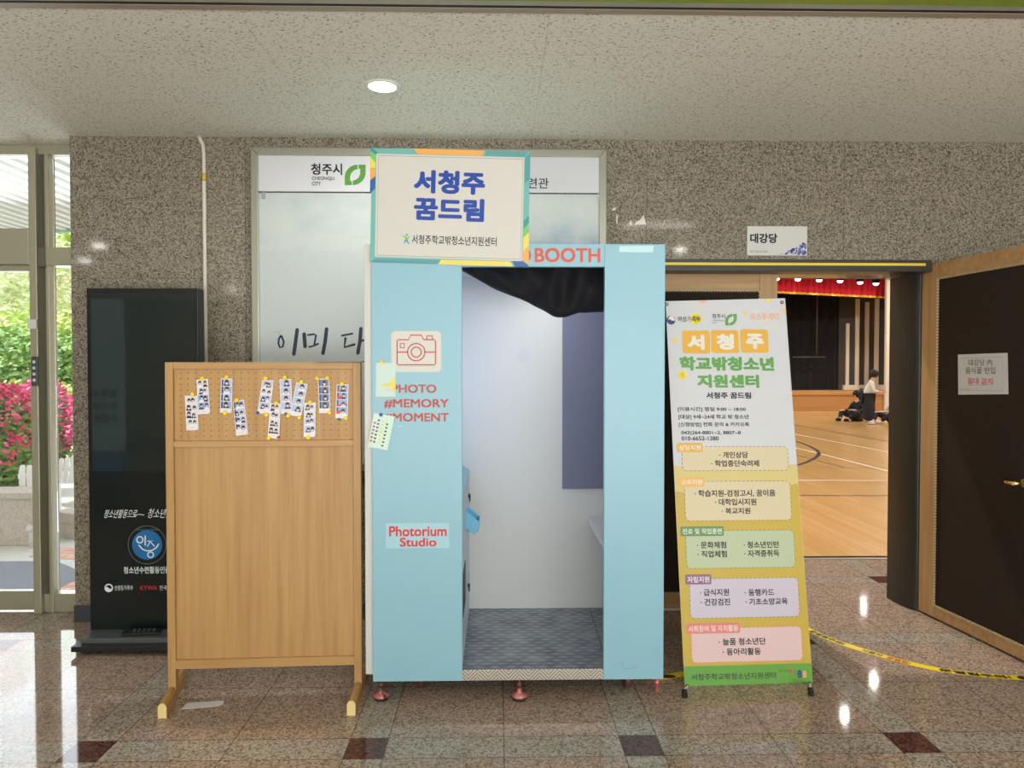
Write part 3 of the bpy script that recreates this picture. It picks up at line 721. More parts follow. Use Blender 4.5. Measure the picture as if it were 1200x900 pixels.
def person(label, pos, rz, J, top, bottom, hair, shoes=M_SHOE, long_hair=False, wide=1.0):
    root = thing('person', label, 'person', pos, 0.0)
    b = {}
    P = {k: Vector(v) for k, v in J.items()}
    neck = P['chest'].lerp(P['head'], .62)
    b['pelvis'] = (*P['pelvis'], .095); b['waist'] = (*P['pelvis'].lerp(P['chest'], .45), .085); b['chest'] = (*P['chest'], .10); b['neck'] = (*neck, .045)
    e = chain('pelvis', 'waist', 'chest', 'neck')
    for s in 'lr':
        for j, r in (('sho', .05), ('elb', .036), ('wri', .025), ('hip', .075), ('knee', .05), ('ank', .034), ('toe', .026)): b[s+j] = (*P[s+j], r)
        e += [('chest', s+'sho')]+chain(s+'sho', s+'elb', s+'wri')+[('pelvis', s+'hip')]+chain(s+'hip', s+'knee', s+'ank', s+'toe')
        d = (P[s+'wri']-P[s+'elb']).normalized(); side = d.cross(Vector((0, 0, 1)))
        side = side.normalized() if side.length > .1 else Vector((1, 0, 0))
        palm = P[s+'wri']+d*.06; b[s+'palm'] = (*palm, (.032, .016)); e.append((s+'wri', s+'palm'))
        for k in range(4):
            o_ = side*(-.027+.018*k); L = (.062, .07, .066, .05)[k]
            b[f'{s}f{k}'] = (*(palm+o_+d*.03), .009); b[f'{s}g{k}'] = (*(palm+o_+d*(.03+L*.55)-Vector((0, 0, .008))), .008); b[f'{s}h{k}'] = (*(palm+o_+d*(.03+L)-Vector((0, 0, .022))), .007)
            e += chain(s+'palm', f'{s}f{k}', f'{s}g{k}', f'{s}h{k}')
        t1 = P[s+'wri']+d*.035-side*.038; b[s+'t1'] = (*t1, .011); b[s+'t2'] = (*(t1+d*.035-side*.012-Vector((0, 0, .012))), .009); e += [(s+'palm', s+'t1'), (s+'t1', s+'t2')]
    b['jaw'] = (*neck.lerp(P['head'], .45), .055); b['head'] = (*P['head'], .088); b['crown'] = (*(P['head']+(P['head']-neck).normalized()*.06), .07); e += chain('neck', 'jaw', 'head', 'crown')
    fwd = Vector(J.get('face', (0, -1, 0))).normalized(); up = (P['head']-neck).normalized()
    b['nose'] = (*(P['head']+fwd*.098-up*.012), .013); e.append(('head', 'nose'))
    Mx = Matrix.Rotation(rz, 3, 'Z')
    skin_obj('body', b, e, M_SKIN, root, pos, rz, 1)
    # hair: cap round the back and top of the head
    mb = MB(); h = P['head']; c = Mx @ (h-fwd*.022+up*.03); mb.ball(c, .112, M_HAIR, 3, (1, 1, 1.02))
    if long_hair: mb.ball(Mx @ (h-fwd*.06-up*.10), .085, M_HAIR, 3, (1, .8, 1.6))
    else: mb.ball(Mx @ (h-fwd*.07-up*.03), .075, M_HAIR, 2)
    mb.build('hair', root, local=True)
    mb = MB(); sd = fwd.cross(up).normalized()
    for q in (-1, 1):
        mb = MB(); mb.ball(Mx @ (h+fwd*.086+sd*.034*q+up*.008), .011, M_HAIR, 1); mb.build('eye', root, local=True)
    mb = MB(); mb.tube([Mx @ (h+fwd*.088-up*.05-sd*.02), Mx @ (h+fwd*.092-up*.052), Mx @ (h+fwd*.088-up*.05+sd*.02)], .005, mat('lips', (186, 110, 100), .5), 6); mb.build('mouth', root, local=True)
    t = {'pelvis': (*(P['pelvis']+Vector((0, 0, -.02))), .118*wide), 'waist': (*P['pelvis'].lerp(P['chest'], .45), .108*wide), 'chest': (*P['chest'], .122*(wide+1)/2), 'collar': (*P['chest'].lerp(neck, .75), .062)}
    te = chain('pelvis', 'waist', 'chest', 'collar')
    for s in 'lr':
        t[s+'s'] = (*P[s+'sho'], .066); t[s+'e'] = (*P[s+'elb'], .052); t[s+'w'] = (*P[s+'elb'].lerp(P[s+'wri'], .72), .042); te += [('chest', s+'s')]+chain(s+'s', s+'e', s+'w')
    skin_obj('shirt', t, te, top, root, pos, rz, 2)
    q = {'pelvis': (*P['pelvis'], .112*wide)}; qe = []
    for s in 'lr':
        q[s+'h'] = (*P[s+'hip'], .095*wide); q[s+'k'] = (*P[s+'knee'], .078*wide*wide); q[s+'a'] = (*P[s+'knee'].lerp(P[s+'ank'], .93), .055*wide*wide); qe += [('pelvis', s+'h')]+chain(s+'h', s+'k', s+'a')
    skin_obj('trousers', q, qe, bottom, root, pos, rz, 2)
    for s in 'lr':
        mb = MB(); a, tt = Mx @ P[s+'ank'], Mx @ P[s+'toe']; mb.tube([a+Vector((0, 0, -.02)), a.lerp(tt, .5), tt, tt+(tt-a)*.2], [.045, .05, .042, .02], shoes, 10); mb.build('shoe', root, local=True)
def standing():
    return dict(pelvis=(0, 0, .84), chest=(.0, -.07, 1.19), head=(0, -.16, 1.45), face=(.0, -1, -.5),
        lsho=(.16, -.07, 1.22), lelb=(.2, -.10, .97), lwri=(.13, -.30, .93), rsho=(-.16, -.07, 1.22), relb=(-.2, -.12, .98), rwri=(-.12, -.33, .97),
        lhip=(.085, 0, .80), lknee=(.095, -.02, .44), lank=(.10, .02, .075), ltoe=(.11, -.13, .04), rhip=(-.085, 0, .80), rknee=(-.095, -.03, .44), rank=(-.10, 0, .075), rtoe=(-.11, -.15, .04))
def sitting(lean=0.0, reach=.35):
    return dict(pelvis=(0, 0, .12), chest=(0, -.02+lean, .48), head=(0, -.08+lean, .76), face=(0, -1, -.25),
        lsho=(.16, lean, .5), lelb=(.22, -.12+lean, .3), lwri=(.16, -reach, .34), rsho=(-.16, lean, .5), relb=(-.22, -.12+lean, .3), rwri=(-.16, -reach, .32),
        lhip=(.10, -.02, .11), lknee=(.26, -.34, .28), lank=(.12, -.58, .08), ltoe=(.13, -.72, .06), rhip=(-.10, -.02, .11), rknee=(-.26, -.34, .28), rank=(-.12, -.58, .08), rtoe=(-.13, -.72, .06))
pw = PZ(1017, 497.5, 0)
SJ = {k: (tuple(c*.93 for c in v) if k != 'face' else v) for k, v in standing().items()}
person('person standing in the hall in a white shirt and navy trousers, head bowed', (pw.x, pw.y, 0), R(68), SJ, M_SHIRT, M_NAVY, True, wide=1.45)
p = PZ(1004, 493.5, 0); person('person seated on the hall floor in black, left of the standing one', (p.x, p.y, .0), R(-62), sitting(.06, .42), M_DARK, M_DARK, False, M_DARK, True)
p = PZ(1033, 491, 0); person('person in dark clothes crouched on the floor behind the standing one', (p.x, p.y+.9, .0), R(-100), sitting(-.06, .3), M_DARK, M_NAVY, False)
p = PZ(1045, 496, 0); person('person seated in light grey at the right edge of the doorway', (p.x, p.y-.1, .0), R(-75), sitting(.08, .36), M_GREY, M_DARK, False)

# ================================================================== WALL-MOUNTED THINGS
# ceiling downlight
c = PZ(448, 101, H); dl = thing('ceiling_downlight', 'round recessed ceiling light shining above the booth', 'lamp', (c.x, c.y, H))
M_DL = mat('downlight_face', (255, 253, 246), .5, emit=12); M_RING = mat('downlight_ring', (222, 220, 212), .4)
mb = MB(); mb.lathe([(.068, -.006), (.084, -.004), (.088, 0), (.068, 0)], c, M_RING, n=32, caps=False); mb.build('trim_ring', dl)
mb = MB(); mb.lathe([(.02, -.005), (.067, -.004), (.067, 0)], c, M_DL, n=32); mb.build('diffuser', dl)
light('downlight_lamp', 'AREA', (c.x, c.y, H-.012), 17, (1, .98, .94), (0, 0, 0), .13)
for x, y in SPOTS:
    t = thing('ceiling_downlight', 'round recessed ceiling light of the lobby, out of the picture overhead', 'lamp', (x, y, H), group='downlights out of the picture')
    mb = MB(); mb.lathe([(.068, -.006), (.084, -.004), (.088, 0), (.068, 0)], (x, y, H), M_RING, n=32, caps=False); mb.build('trim_ring', t)
    mb = MB(); mb.lathe([(.02, -.005), (.067, -.004), (.067, 0)], (x, y, H), M_DL, n=32); mb.build('diffuser', t)
x, y = 1.5, 1.9
t = thing('ceiling_panel', 'flat rectangular ceiling light of the lobby, seen only mirrored in the granite', 'lamp', (x, y, H))
mb = MB(); mb.box(x-.33, x+.33, y-.14, y+.14, H-.022, H, M_RING); mb.build('housing', t, bevel=.003)
mb = MB(); mb.box(x-.31, x+.31, y-.12, y+.12, H-.026, H-.022, mat('panel_face', (255, 249, 238), .5, emit=1.5)); mb.build('diffuser', t)

# conduit
yk = YW-.012; a = PY(240, 300, yk); tp = PY(235, 160, yk)
M_PIPE = mat('conduit_ivory', (206, 202, 184), .5)
cp = thing('conduit_pipe', 'ivory conduit running up the granite wall beside the black kiosk', 'pipe', (a.x, yk, 0))
mb = MB(); mb.tube([(a.x, yk, 0), (a.x, yk, tp.z-.1), (a.x-.004, yk, tp.z-.05), (a.x-.018, yk, tp.z-.02), (a.x-.028, yk, H)], .0115, M_PIPE, 10); mb.build('tube', cp)
z = PY(240, 208, yk).z; mb = MB(); mb.tube([(a.x, yk, z-.022), (a.x, yk, z+.022)], .0125, mat('tape_ochre', (204, 170, 70), .5), 10); mb.build('tape_band', cp)

# notice board in a metal frame
yf = YW-.045; fn = Plane((0, yf, 0), (1, 0, 0), (0, 0, 1))
X = lambda px, py=300: fn.ab(px, py)[0]
Z = lambda py, px=500: fn.ab(px, py)[1]
nx0, nx1, nz0, nz1 = X(294), X(711), .9, Z(173.5)
nb = thing('notice_board', 'large framed notice board on the granite wall behind the booth sign', 'notice board', ((nx0+nx1)/2, YW, nz0))
M_NF = mat('notice_frame', (168, 168, 154), .3, metal=.55)
fw = .045
mb = MB()
for q in ([(nx0, nz0), (nx1, nz0), (nx1-fw, nz0+fw), (nx0+fw, nz0+fw)], [(nx1, nz0), (nx1, nz1), (nx1-fw, nz1-fw), (nx1-fw, nz0+fw)], [(nx1, nz1), (nx0, nz1), (nx0+fw, nz1-fw), (nx1-fw, nz1-fw)], [(nx0, nz1), (nx0, nz0), (nx0+fw, nz0+fw), (nx0+fw, nz1-fw)]):
    mb.prism([(a_, yf, b_) for a_, b_ in q], (0, YW-yf, 0), M_NF)
mb.build('frame', nb, bevel=.005)
M_NP = mat('notice_white', (200, 200, 204), .6)
zh0 = Z(224.5)
mb = MB(); mb.box(nx0+fw-.004, nx1-fw+.004, yf+.012, yf+.03, zh0, nz1-fw+.004, M_NP); mb.build('header_panel', nb, bevel=.001)
M_POST = m_poster()
mb = MB(); mb.box(nx0+fw-.004, nx1-fw+.004, yf+.016, yf+.03, nz0+fw-.004, zh0-.008, M_POST); mb.build('poster', nb)
mb = MB(); M_SEAM = mat('sheet_edge', (224, 230, 228), .4)
mb.box(nx0+fw, X(433), yf+.0145, yf+.0165, nz0+fw, Z(294), m_poster() if False else mat('lower_sheet', (182, 190, 190), .6)); mb.build('lower_sheet', nb)
mb = MB()
for px in (309, 702):
    mb.box(X(px)-.008, X(px)+.008, yf+.006, yf+.016, Z(233), Z(225.5), M_STEEL)
mb.build('clip', nb)
fh_ = Plane((0, yf+.012, 0), (1, 0, 0), (0, 0, 1)); M_LEAF = mat('logo_green', (76, 138, 46), .5)
def leaf_logo(mb, pl, x0, y0, x1, y1, m, mbg, d=.0008):
    """two mirrored leaf halves round a lens-shaped opening"""
    W, Hh = x1-x0, y1-y0; T = lambda u, v: (x0+u*W, y0+v*Hh)
    # left half: quarter ring from bottom-left corner
    def arc(cx, cy, r, a0, a1, n=12): return [(cx+r*math.cos(R(a0+(a1-a0)*k/n)), cy+r*math.sin(R(a0+(a1-a0)*k/n))) for k in range(n+1)]
    A = [(0, 1), (0, .62)]+arc(.62, .62, .62, 180, 270)[1:]+[(.62, .22)]+arc(.66, .62, .40, 268, 182)+[(.26, .80), (.34, .80), (.34, 1)]
    pxpoly(mb, pl, [T(*p) for p in A], m, d)
    pxpoly(mb, pl, [T(1-u, 1-v) for u, v in A], m, d+.0002)
mb = MB()
text(mb, fh_, '청주시', (364.5, 191.5, 401, 205), M_BLACK, .03); text(mb, fh_, 'CHEONGJU', (365.5, 207, 392, 212.2), M_BLACK, .02); text(mb, fh_, 'CITY', (365.5, 213, 376, 217.5), M_BLACK, .02)
leaf_logo(mb, fh_, 404, 193, 428.5, 217, M_LEAF, M_NP)
mb.build('city_logo', nb); mb = MB(); text(mb, fh_, '수련관', (605, 208.5, 643, 221), M_BLACK, .012); mb.build('lettering', nb)
# brush handwriting
fp = Plane((0, yf+.0145, 0), (1, 0, 0), (0, 0, 1)); M_INK = mat('ink_navy', (44, 42, 66), .6)
mb = MB(); Sc = lambda pts: [(290+x/5.625, 270+y/5.625) for x, y in pts]
mb.bm.free()
for gi, (pts, wd) in enumerate((([(222, 695), (208, 712), (204, 745), (214, 772), (232, 768), (240, 735), (228, 705), (222, 695)], 13), ([(328, 655), (318, 730), (306, 815)], 24), ([(374, 684), (380, 765)], 24), ([(400, 690), (436, 684), (452, 690), (440, 760), (408, 768)], 13), ([(440, 758), (466, 748)], 13),
                ([(522, 650), (512, 735), (498, 810)], 24), ([(622, 694), (692, 680)], 13), ([(646, 712), (640, 770), (704, 752)], 17), ([(748, 648), (742, 730), (728, 808)], 24), ([(750, 728), (776, 722)], 16))):
    if gi in (0, 2, 6): mb = MB()
    stroke(mb, fp, Sc(pts), wd/5.625*(yf/F), M_INK, .001)
    if gi in (1, 5, 9): mb.build('brush_syllable', nb)
mb = MB(); M_SPR = mat('sprig_green', (150, 180, 110), .6)
stroke(mb, fp, Sc([(208, 690), (208, 668), (222, 652)]), .004, M_SPR, .001); stroke(mb, fp, Sc([(206, 670), (180, 668)]), .004, M_SPR, .001)
mb.build('leaf_sprig', nb)

# hall name plate
ys = YW-.014; fs = Plane((0, ys, 0), (1, 0, 0), (0, 0, 1))
b = fs.bbox(875.5, 265, 946, 299.5)
np_ = thing('name_plate', 'small white name plate with blue splash above the hall doorway', 'sign', ((b[0]+b[1])/2, YW, b[2]))
mb = MB(); mb.box(b[0], b[1], ys, YW, b[2], b[3], mat('plate_white', (204, 204, 200), .35)); mb.build('plate', np_, bevel=.002)
mb = MB(); text(mb, fs, '대강당', (879, 273.5, 911, 285), M_BLACK, .035); text(mb, fs, '청주시청소년수련관', (879, 293.6, 899.5, 296), M_BLACK, 0); mb.build('lettering', np_)
mb = MB(); bl = [mat('splash_a', (44, 66, 150), .5), mat('splash_b', (92, 140, 196), .5), mat('splash_c', (120, 110, 186), .5), mat('splash_d', (30, 50, 120), .5)]
rr = random.Random(3)
for k in range(90):
    f = rr.random(); x = 945-34*(1-math.sqrt(f)); top = 298.5-16*((x-911)/34)**1.6; y = rr.uniform(top, 298.5)
    disc(mb, fs, x-.8, y-.5, rr.uniform(.4, 1.9)*(.4+.6*(x-911)/34), rr.choice(bl), .0006+k*.000008, n=9)
mb.build('splash_print', np_)

# pale patches painted as the ceiling light's reflection in the granite
M_REFL = mat('painted_reflection', (214, 208, 196), .15); M_TAPE2 = m_glass('clear_film', (.93, .93, .9))
ft = Plane((0, YW-.002, 0), (1, 0, 0), (0, 0, 1))
mb = MB(); pxpoly(mb, ft, [(744, 263.5), (757, 263), (755, 254), (754, 252), (750, 258), (745, 260)], M_REFL, .0005); pxpoly(mb, ft, [(737, 263), (741, 264), (739, 257)], M_REFL, .0006); pxpoly(mb, ft, [(722, 262), (723.6, 262), (724, 253), (722.4, 251)], M_REFL, .0006)
pxpoly(mb, ft, [(718, 244), (722, 243), (721, 247), (717, 246)], M_REFL, .0006)
tag(mb.build('reflection_patch'), 'pale patches painted as a lamp reflection on the granite wall above the booth', 'tape')

# notice sheet on the open door
b = frR.bbox(1121, 413.5, 1179, 463.5)
nt = thing('door_notice', 'white notice sheet taped to the dark open door', 'notice', frR.at((b[0]+b[1])/2, b[2], 0))
mb = MB(); c4 = [frR.ab(1120.5, 415.5), frR.ab(1178.5, 413.5), frR.ab(1179.5, 462), frR.ab(1121, 462.5)]
mb.prism([frR.at(*q, -.0116) for q in c4], frR.n*.0008, M_PAPER); mb.build('sheet', nt)
frN = Plane(frR.at(0, 0, -.0108), frR.u, frR.v); M_GREYI = mat('print_grey', (110, 110, 112), .6); M_REDI = mat('print_red', (220, 90, 88), .6)
mb = MB(); text(mb, frN, '대강당 內', (1135, 421, 1163, 428.6), M_GREYI, .012); text(mb, frN, '음식물 반입', (1131.5, 430, 1166.5, 438), M_GREYI, .012); text(mb, frN, '절대 금지', (1134, 443, 1163.5, 450.6), M_REDI, .015)
stroke(mb, frN, [(1135, 451.6), (1163, 451)], .0015, M_REDI, .0008)
stroke(mb, frN, [(1125, 420), (1174.5, 418.3), (1175, 458), (1125.2, 457)], .0012, M_GREYI, .0006, closed=True)
text(mb, frN, '청주시청소년수련관', (1126, 455.4, 1137, 456.8), M_GREYI, 0)
mb.build('lettering', nt)

# ================================================================== PHOTO BOOTH
YF = PZ(447, 819, 0).y-.045     # front plane of the booth
fb = Plane((0, YF, 0), (1, 0, 0), (0, 0, 1))
bx = lambda px, py=550: fb.ab(px, py)[0]
bz = lambda py, px=600: fb.ab(px, py)[1]
BX0, BX1 = bx(436), bx(778.5); BZ0, BZ1 = bz(797.5), bz(285.5)
OX0, OX1 = bx(541.5), bx(708); OZ0, OZ1 = bz(785.5), bz(312.5)
YBK = PZ(640, 712.5, OZ0).y     # inner back of the booth
booth = thing('photo_booth', 'pale blue photo booth with an open doorway and dark curtain', 'photo booth', ((BX0+BX1)/2, YF, 0))
T = .03
mb = MB(); mb.box(BX0, OX0, YF, YF+T, BZ0, BZ1-.0, M_BLUE); mb.box(OX1, BX1, YF, YF+T, BZ0, BZ1, M_BLUE); mb.box(OX0, OX1, YF, YF+T, OZ1, BZ1, M_BLUE)
mb.build('front_panel', booth, bevel=.002)
mb = MB(); mb.box(BX0-.036, BX0-.002, YF+.02, YBK+.04, BZ0+.025, BZ1, M_WHITE); mb.build('side_panel', booth, bevel=.002)
mb = MB(); mb.box(BX1-.03, BX1-.001, YF+T, YBK+.04, BZ0+.02, BZ1-.01, M_WHITE); mb.build('side_panel', booth, bevel=.002)
M_BACKD = mat('booth_backdrop', (202, 202, 201), .55)
mb = MB(); mb.box(BX0, BX1-.03, YBK, YBK+.03, BZ0+.03, BZ1-.01, M_BACKD); mb.build('back_panel', booth)
mb = MB(); mb.box(BX0, BX1-.03, YF+T, YBK, BZ1-.04, BZ1-.01, M_WHITE); mb.build('roof', booth)
mb = MB(); mb.box(BX0, BX1-.03, YF+T, YBK, BZ0+.01, OZ0, M_CHECK); mb.box(OX0, OX1, YF+.012, YF+T, BZ0+.01, OZ0, M_CHECK); mb.build('floor_plate', booth)
mb = MB(); mb.box(OX0, OX1, YF+.002, YF+.012, BZ0, OZ0+.001, M_LIP); mb.build('threshold', booth, bevel=.001)
# seam in the floor plate
mb = MB(); a, b = PZ(691, 713, OZ0), PZ(704, 760, OZ0); mb.prism([(a.x-.001, a.y, OZ0+.0006), (a.x+.002, a.y, OZ0+.0006), (b.x+.002, YF+.03, OZ0+.0006), (b.x-.001, YF+.03, OZ0+.0006)], (0, 0, -.004), mat('seam_dark', (58, 60, 66), .7)); mb.build('seam', booth)
# grey-blue hanging backdrop sheet
fbk = Plane((0, YBK, 0), (1, 0, 0), (0, 0, 1)); M_GB = mat('backdrop_slate', (112, 116, 140), .7)
b = fbk.bbox(659, 330, 712, 572.5); mb = MB(); mb.box(b[0], BX1-.031, YBK-.012, YBK, b[2], BZ1-.06, M_GB); mb.build('colour_sheet', booth)
mb = MB(); disc(mb, fbk, 614, 417, 8, mat('stain_grey', (196, 198, 202), .55), .001); mb.build('round_mark', booth)
# bench
b = fbk.ab(688, 606)
mb = MB(); mb.box(b[0], BX1-.03, YF+.25, YBK, b[1]-.03, b[1], M_WHITE); mb.build('bench', booth, bevel=.006)
# console with screen side, tray, locks
cx1 = PY(550, 640, YBK).x; ctop = PY(549, 552, YBK).z
con = [(BX0, OZ0), (cx1, OZ0), (cx1, ctop), (cx1-.05, ctop+.04), (BX0, ctop+.04)]
M_CONS = mat('console_grey', (186, 200, 212), .4)
mb = MB(); mb.prism([(x, YF+T+.01, z) for x, z in con], (0, YBK-YF-T-.012, 0), M_CONS); cons = mb.build('console', booth, bevel=.003)
mb = MB(); mb.prism([(cx1+.002, YF+T+.01, ctop-.012), (cx1+.002, YF+T+.01, ctop+.006), (cx1-.05, YF+T+.01, ctop+.046), (cx1-.056, YF+T+.01, ctop+.036)], (0, YBK-YF-T-.02, 0), M_BLUE); mb.build('edge_strip', cons)
M_TRAY = mat('tray_blue', (104, 178, 212), .3)
yt0 = YF+.36; tz0, tz1 = PY(552, 626, yt0).z, PY(552, 596, yt0).z; tx = PY(561, 610, yt0).x
mb = MB()
side = [(cx1-.01, tz0+.03), (tx-.02, tz0), (tx, tz0+.02), (tx+.004, tz0+.062), (cx1-.01, tz1)]
mb.prism([(x, yt0, z) for x, z in side], (0, .006, 0), M_TRAY); mb.prism([(x, yt0+.13, z) for x, z in side], (0, .006, 0), M_TRAY)
mb.prism([(cx1-.01, yt0, tz0+.03), (tx-.02, yt0, tz0), (tx-.02, yt0+.13, tz0), (cx1-.01, yt0+.13, tz0+.03)], (0, 0, .005), M_TRAY)
mb.prism([(tx-.02, yt0, tz0), (tx, yt0, tz0+.02), (tx+.004, yt0, tz0+.062), (tx+.004, yt0+.13, tz0+.062), (tx, yt0+.13, tz0+.02), (tx-.02, yt0+.13, tz0)], (-.005, 0, 0), M_TRAY)
mb.build('print_tray', cons, bevel=.002)
for (px, py, yy, rr_) in ((548.5, 581, YBK-.12, .012), (546, 686, YBK-.22, .011)):
    p = PY(px, py, yy); mb = MB(); mb.lathe([(rr_, 0), (rr_, .008), (rr_*.6, .012)], (cx1, yy, p.z), M_BLACK, axis='x', n=14); mb.box(cx1+.004, cx1+.012, yy-.004, yy+.004, p.z-.03, p.z, M_BLACK); mb.build('lock', cons)
p = PY(543, 690, YF+.3); mb = MB(); mb.box(cx1, cx1+.003, YF+.06, YF+.30, OZ0+.22, OZ0+.42, M_BLACK); mb.build('vent_grille', cons)
# interior flash panel at the left, above the console
M_LED = mat('flash_panel', (190, 212, 255), .5, emit=1.6)
mb = MB(); mb.box(BX0, BX0+.03, YF+.25, YBK-.12, 1.15, 1.85, M_WHITE); mb.box(BX0+.03, BX0+.034, YF+.28, YBK-.15, 1.18, 1.82, M_LED); mb.build('flash_panel', booth)
light('booth_bench_fill', 'AREA', (.3, (YF+YBK)/2+.1, BZ1-.06), 2.0, (1, .99, .97), (0, 0, 0), .25)  # lamp added under the roof to brighten the bench
mb = MB(); mb.box(.18, .42, (YF+YBK)/2-.02, (YF+YBK)/2+.22, BZ1-.055, BZ1-.04, M_WHITE); mb.build('added_fitting', booth)  # plain box added to go with the bench lamp
light('booth_flash', 'AREA', (BX0+.04, (YF+YBK)/2, 1.45), 1.9, (.52, .68, 1), (0, R(-90), 0), .6, .5)
# feet and castors
M_RUST = mat('foot_pink', (206, 128, 124), .35, metal=.35); N = NT(M_RUST); N.base(N.ramp(N.noise(30, 3), [(.4, (196, 110, 108)), (.55, (216, 150, 144)), (.62, (92, 66, 60))])); M_RUBB = mat('rubber_black', (26, 26, 26), .7); M_THREAD = mat('thread_brown', (112, 76, 68), .45, metal=.5)
for (px, py) in ((447, 819), (608.5, 819), (769.5, 800)):
    if px > 700:
        mb = MB(); y_ = YF+.10; x_ = PZ(px, 809, 0).x; mb.lathe([(.008, 0), (.012, .012), (.012, .03), (.015, .032), (.015, .05), (.012, .052), (.012, BZ0+.012)], (x_, y_, 0), M_RUST, n=12); mb.build('levelling_foot', booth); continue
    p = PZ(px, 819, 0); c = (p.x, p.y, 0) if px < 700 else (BX1-.035, p.y+.02, 0)
    mb = MB(); mb.lathe([(.030, 0), (.034, .006), (.034, .012)], c, M_RUBB); mb.lathe([(.034, .012), (.038, .019), (.034, .026), (.016, .031), (.011, .036), (.011, .052)], c, M_RUST); mb.lathe([(.010, .045), (.010, .062), (.014, .064), (.014, .074), (.01, .076), (.012, BZ0+.012)], c, M_THREAD, n=12)
    mb.build('levelling_foot', booth)
for (x, y) in ((BX0+.2, YF+.16), (BX1-.14, YF+.14), (BX0+.2, YBK-.15), (BX1-.14, YBK-.15)):
    mb = MB(); mb.lathe([(.008, -.016), (.042, -.014), (.044, 0), (.042, .014), (.008, .016)], (x, y, .044), M_THREAD, axis='x', n=18); mb.box(x-.026, x+.026, y-.03, y+.03, .088, BZ0+.02, M_STEEL); mb.box(x+.018, x+.024, y-.014, y+.014, .04, .09, M_STEEL); mb.build('caster', booth)
# print on the front
mb = MB(); M_CRD = mat('coral_dark', (182, 66, 50), .45)
text(mb, fb, 'BOOTH', (626.5, 290.5, 703.5, 307.5), M_CORAL, .03); text(mb, fb, 'PHOTO', (543, 290.5, 622.5, 307.5), M_CORAL, .03)
mb.build('title_lettering', booth); mb = MB()
text(mb, fb, '#PHOTO', (449.5, 450.5, 511.5, 461.5), M_CRD, .03); text(mb, fb, '#MEMORY', (450, 467.5, 526, 478.5), M_CRD, .03); text(mb, fb, '#MOMENT', (450, 484, 526, 495), M_CRD, .03)
mb.build('slogan_lettering', booth); mb = MB()
rrect(mb, fb, (452, 613, 526.5, 642.5), M_BLUEL, 0, .0003)
text(mb, fb, 'Photorium', (456, 616.5, 523.5, 628.5), mat('studio_red', (208, 48, 42), .45), .028); text(mb, fb, 'Studio', (468.5, 630, 511.5, 640.5), MATS['studio_red'], .028)
mb.build('studio_label', booth)
mb = MB(); rrect(mb, fb, (458.5, 388, 517, 436), mat('icon_white', (208, 205, 198), .45), .02, .0004)
IC = lambda pts: [(430+x/5.625, 370+y/5.625) for x, y in pts]; wl = .0054
stroke(mb, fb, IC([(205, 158), (275, 158), (287, 128), (358, 128), (374, 158), (444, 158), (452, 166), (452, 316), (444, 324), (207, 324), (199, 316), (199, 166)]), wl, M_CRD, .0008, closed=True)
stroke(mb, fb, IC([(395, 156), (395, 133), (433, 133), (433, 156)]), wl, M_CRD, .0009); stroke(mb, fb, IC([(220, 183), (246, 183), (246, 211), (220, 211)]), wl, M_CRD, .0009, closed=True)
stroke(mb, fb, IC([(200, 240), (268, 240)]), wl, M_CRD, .0009); stroke(mb, fb, IC([(382, 240), (452, 240)]), wl, M_CRD, .0009)
for r in (57, 33): stroke(mb, fb, IC([(325+r*math.cos(R(k*12)), 240+r*math.sin(R(k*12))) for k in range(30)]), wl, M_CRD, .0009, closed=True)
mb.build('camera_emblem', booth)
mb = MB(); stroke(mb, fb, [(730, 774), (728.5, 778), (730, 782), (734, 784), (738, 783.5), (741, 782), (746, 782.5)], .0025, mat('scratch_grey', (120, 150, 156), .5), .0006); 
stroke(mb, fb, [(466.5, 500), (472, 498.5)], .006, mat('chip_grey', (176, 196, 200), .5), .0006); mb.build('scratch', booth)
M_STRIP = mat('tape_film', (186, 222, 228), .12)
mb = MB(); mb.hexa([fb.px(x, y, d) for d in (0, .0015) for x, y in ((725.5, 295.5), (765, 296), (725.5, 288.5), (766, 288))], M_STRIP); tag(mb.build('tape_strip', None), 'strip of clear tape on the upper right of the blue booth', 'tape')

# sign standing on the booth front
ysn = YF-.006; fsn = Plane(PY(433.5, 306, ysn), PY(618, 312, ysn)-PY(433.5, 306, ysn), PY(436, 173.5, ysn)-PY(433.5, 306, ysn))
sg = thing('booth_sign', 'white sign with colourful border and blue lettering fixed atop the booth', 'sign', PY(526, 309, ysn))
q = [fsn.px(*p) for p in ((433.5, 306), (618.5, 312), (621.5, 178.5), (436, 173.5))]
M_SGT = mat('sign_teal', (108, 178, 172), .45)
mb = MB(); mb.prism(q, -fsn.n*-.0, M_SGT) if False else mb.prism([p-fsn.n*.004 for p in q], fsn.n*.004, M_SGT); mb.build('board', sg)
S2 = lambda pts: [(425+x/5.714, 165+y/5.714) for x, y in pts]
C_ = {k: mat('sign_'+k, v, .45) for k, v in dict(orange=(236, 168, 84), green=(120, 192, 104), yellow=(230, 210, 92), navy=(34, 92, 160), deepteal=(40, 150, 142), stripe=(56, 134, 146), white=(206, 203, 196), line=(120, 128, 130), blue=(4, 62, 160), sky=(60, 140, 200)).items()}
mb = MB()
